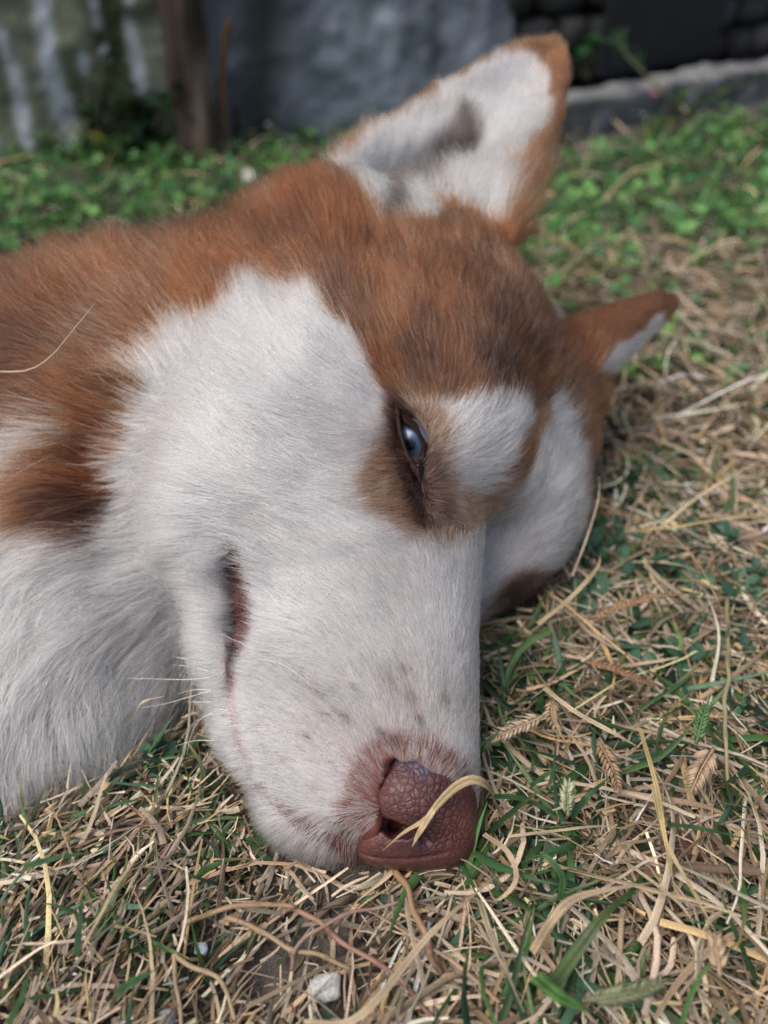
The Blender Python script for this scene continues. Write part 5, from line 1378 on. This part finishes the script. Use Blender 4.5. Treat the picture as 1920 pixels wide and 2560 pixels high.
# pebbles
def pebble(u, v, size, col, label, seed, rough=.8):
    p = on_ground(u, v, .002); m = new_mat('pebble_stone', col, rough, spec=.3)
    b = m.node_tree.nodes['Principled BSDF']; tc = nd(m, 'ShaderNodeTexCoord'); nz = nd(m, 'ShaderNodeTexNoise', Scale=900.0, Detail=4.0); lk(m, tc.outputs['Object'], nz.inputs['Vector'])
    cr = nd(m, 'ShaderNodeValToRGB'); cr.color_ramp.elements[0].position = .3; cr.color_ramp.elements[0].color = (*(np.array(col) * .55), 1); cr.color_ramp.elements[1].position = .65; cr.color_ramp.elements[1].color = (*np.clip(np.array(col) * 1.15, 0, 1), 1)
    lk(m, nz.outputs['Fac'], cr.inputs[0]); lk(m, cr.outputs[0], b.inputs['Base Color'])
    vv, ff = stone_mesh(np.zeros(3), np.array([size, size * .85, size * .55]), np.eye(3), seed, 3)
    vv = vv + (vnoise(vv, 600, seed) * size * .10)[:, None] * (vv / (np.linalg.norm(vv, axis=1)[:, None] + 1e-9))
    o = mesh_obj('pebble', vv, ff, m, smooth=False); o.location = p
    tag(o, label, 'pebble')
pebble(815, 2470, .0040, (.50, .50, .48), 'pale grey chipped pebble on the bare soil at the bottom', 61)
pebble(503, 2372, .0018, (.34, .40, .46), 'tiny bluish pebble at the left of the bare soil', 62)
pebble(1590, 2225, .0046, (.16, .085, .070), 'dark reddish pebble among straw below the large seed head', 63)
pebble(1735, 2115, .0060, (.15, .075, .055), 'rusty brown stone between the stems at the right edge', 64)
pebble(1385, 1995, .0050, (.17, .12, .12), 'purplish stone in the gap right of the nose', 65)
pebble(415, 2550, .0030, (.28, .28, .29), 'small grey pebble at the bottom edge', 66)

# far small things: daisy, petals, purple stone
def make_daisy():
    p = on_ground(620, 437, .026); t = empty('daisy', tuple(p)); tag(t, 'single small white flower in the lawn left of the ear', 'flower')
    bm = bmesh.new(); bmesh.ops.create_uvsphere(bm, u_segments=12, v_segments=8, radius=.0016)
    me = bpy.data.meshes.new('disc'); bm.to_mesh(me); bm.free(); me.materials.append(new_mat('daisy_yellow', (.6, .45, .05), .7)); o = bpy.data.objects.new('disc', me); COL.objects.link(o); o.location = p; child(o, t)
    mw = new_mat('daisy_white', (.85, .86, .84), .6)
    up_ = unit(CAM - p); a = unit(np.cross(up_, [1, 0, .2])); b_ = np.cross(up_, a); pet = None
    for i in range(12):
        q = i * 2 * math.pi / 12; d = a * math.cos(q) + b_ * math.sin(q); s_ = np.cross(up_, d)
        V = np.array([p + d * .001, p + d * .0035 + s_ * .0010 + up_ * .0004, p + d * .0058 + up_ * .0008, p + d * .0035 - s_ * .0010 + up_ * .0004])
        child(mesh_obj('petal', V, np.array([[0, 1, 2, 3]]), mw), t)
    v, f = tube(spline([p, p - np.array([0, 0, .013]), np.array([p[0] + .002, p[1], 0])], 6), .0005, 5); child(mesh_obj('stem', v, f, M_STEM, col=np.tile([.10, .2, .06], (len(v), 1))), t)
make_daisy()
def petal(u, v, z, s, col, label, cat='petal', group=None):
    p = on_ground(u, v, z); r = np.random.default_rng(int(u)); a = r.uniform(0, 6.28)
    th = np.linspace(0, 2 * math.pi, 11)[:-1]
    ring = np.stack([np.cos(th) * s, np.sin(th) * s * .6, .25 * s * np.cos(2 * th)], -1)
    R_ = np.array([[math.cos(a), -math.sin(a), 0], [math.sin(a), math.cos(a), 0], [0, 0, 1]])
    V = np.vstack([[[0, 0, s * .1]], ring]) @ R_.T + p + np.array([0, 0, s * .3])
    tag(mesh_obj('fallen_petal', V, [[0, i, i % 10 + 1] for i in range(1, 11)], new_mat('petal', col, .6)), label, cat, group)
petal(1770, 322, .006, .0046, (.32, .05, .06), 'red fallen petal in front of the kerb at right')
petal(1715, 355, .006, .0055, (.36, .10, .12), 'pinkish red fallen petal near the weed')
petal(1727, 335, .010, .0050, (.55, .30, .16), 'orange curled fallen leaf beside the weed', 'leaf')
petal(1636, 236, .050, .0046, (.40, .10, .15), 'pink petal lying on top of the kerb')
petal(1378, 488, .018, .0048, (.60, .38, .17), 'round orange brown leaf in the lawn right of the ear', 'leaf')
petal(382, 218, .052, .0052, (.30, .07, .045), 'dull red leaf on the shrub by the tree', 'leaf')
petal(414, 236, .048, .0045, (.48, .52, .48), 'pale leaf next to the red one on the shrub', 'leaf')
def make_stone_far():
    p = on_ground(1372, 790, .006); vv, ff = stone_mesh(p, np.array([.011, .009, .006]), np.eye(3), 77, 3)
    tag(mesh_obj('stone', vv, ff, new_mat('violet_stone', (.33, .30, .36), .85)), 'pale violet stone on the lawn between the two ears', 'stone')
make_stone_far()
# stray long hair curling over the neck
whisker(((0, 803, .262), (60, 800, .255), (110, 770, .250), (160, 710, .248), (205, 655, .250)), .00034, new_mat('stray_hair', (.55, .42, .36), .5))
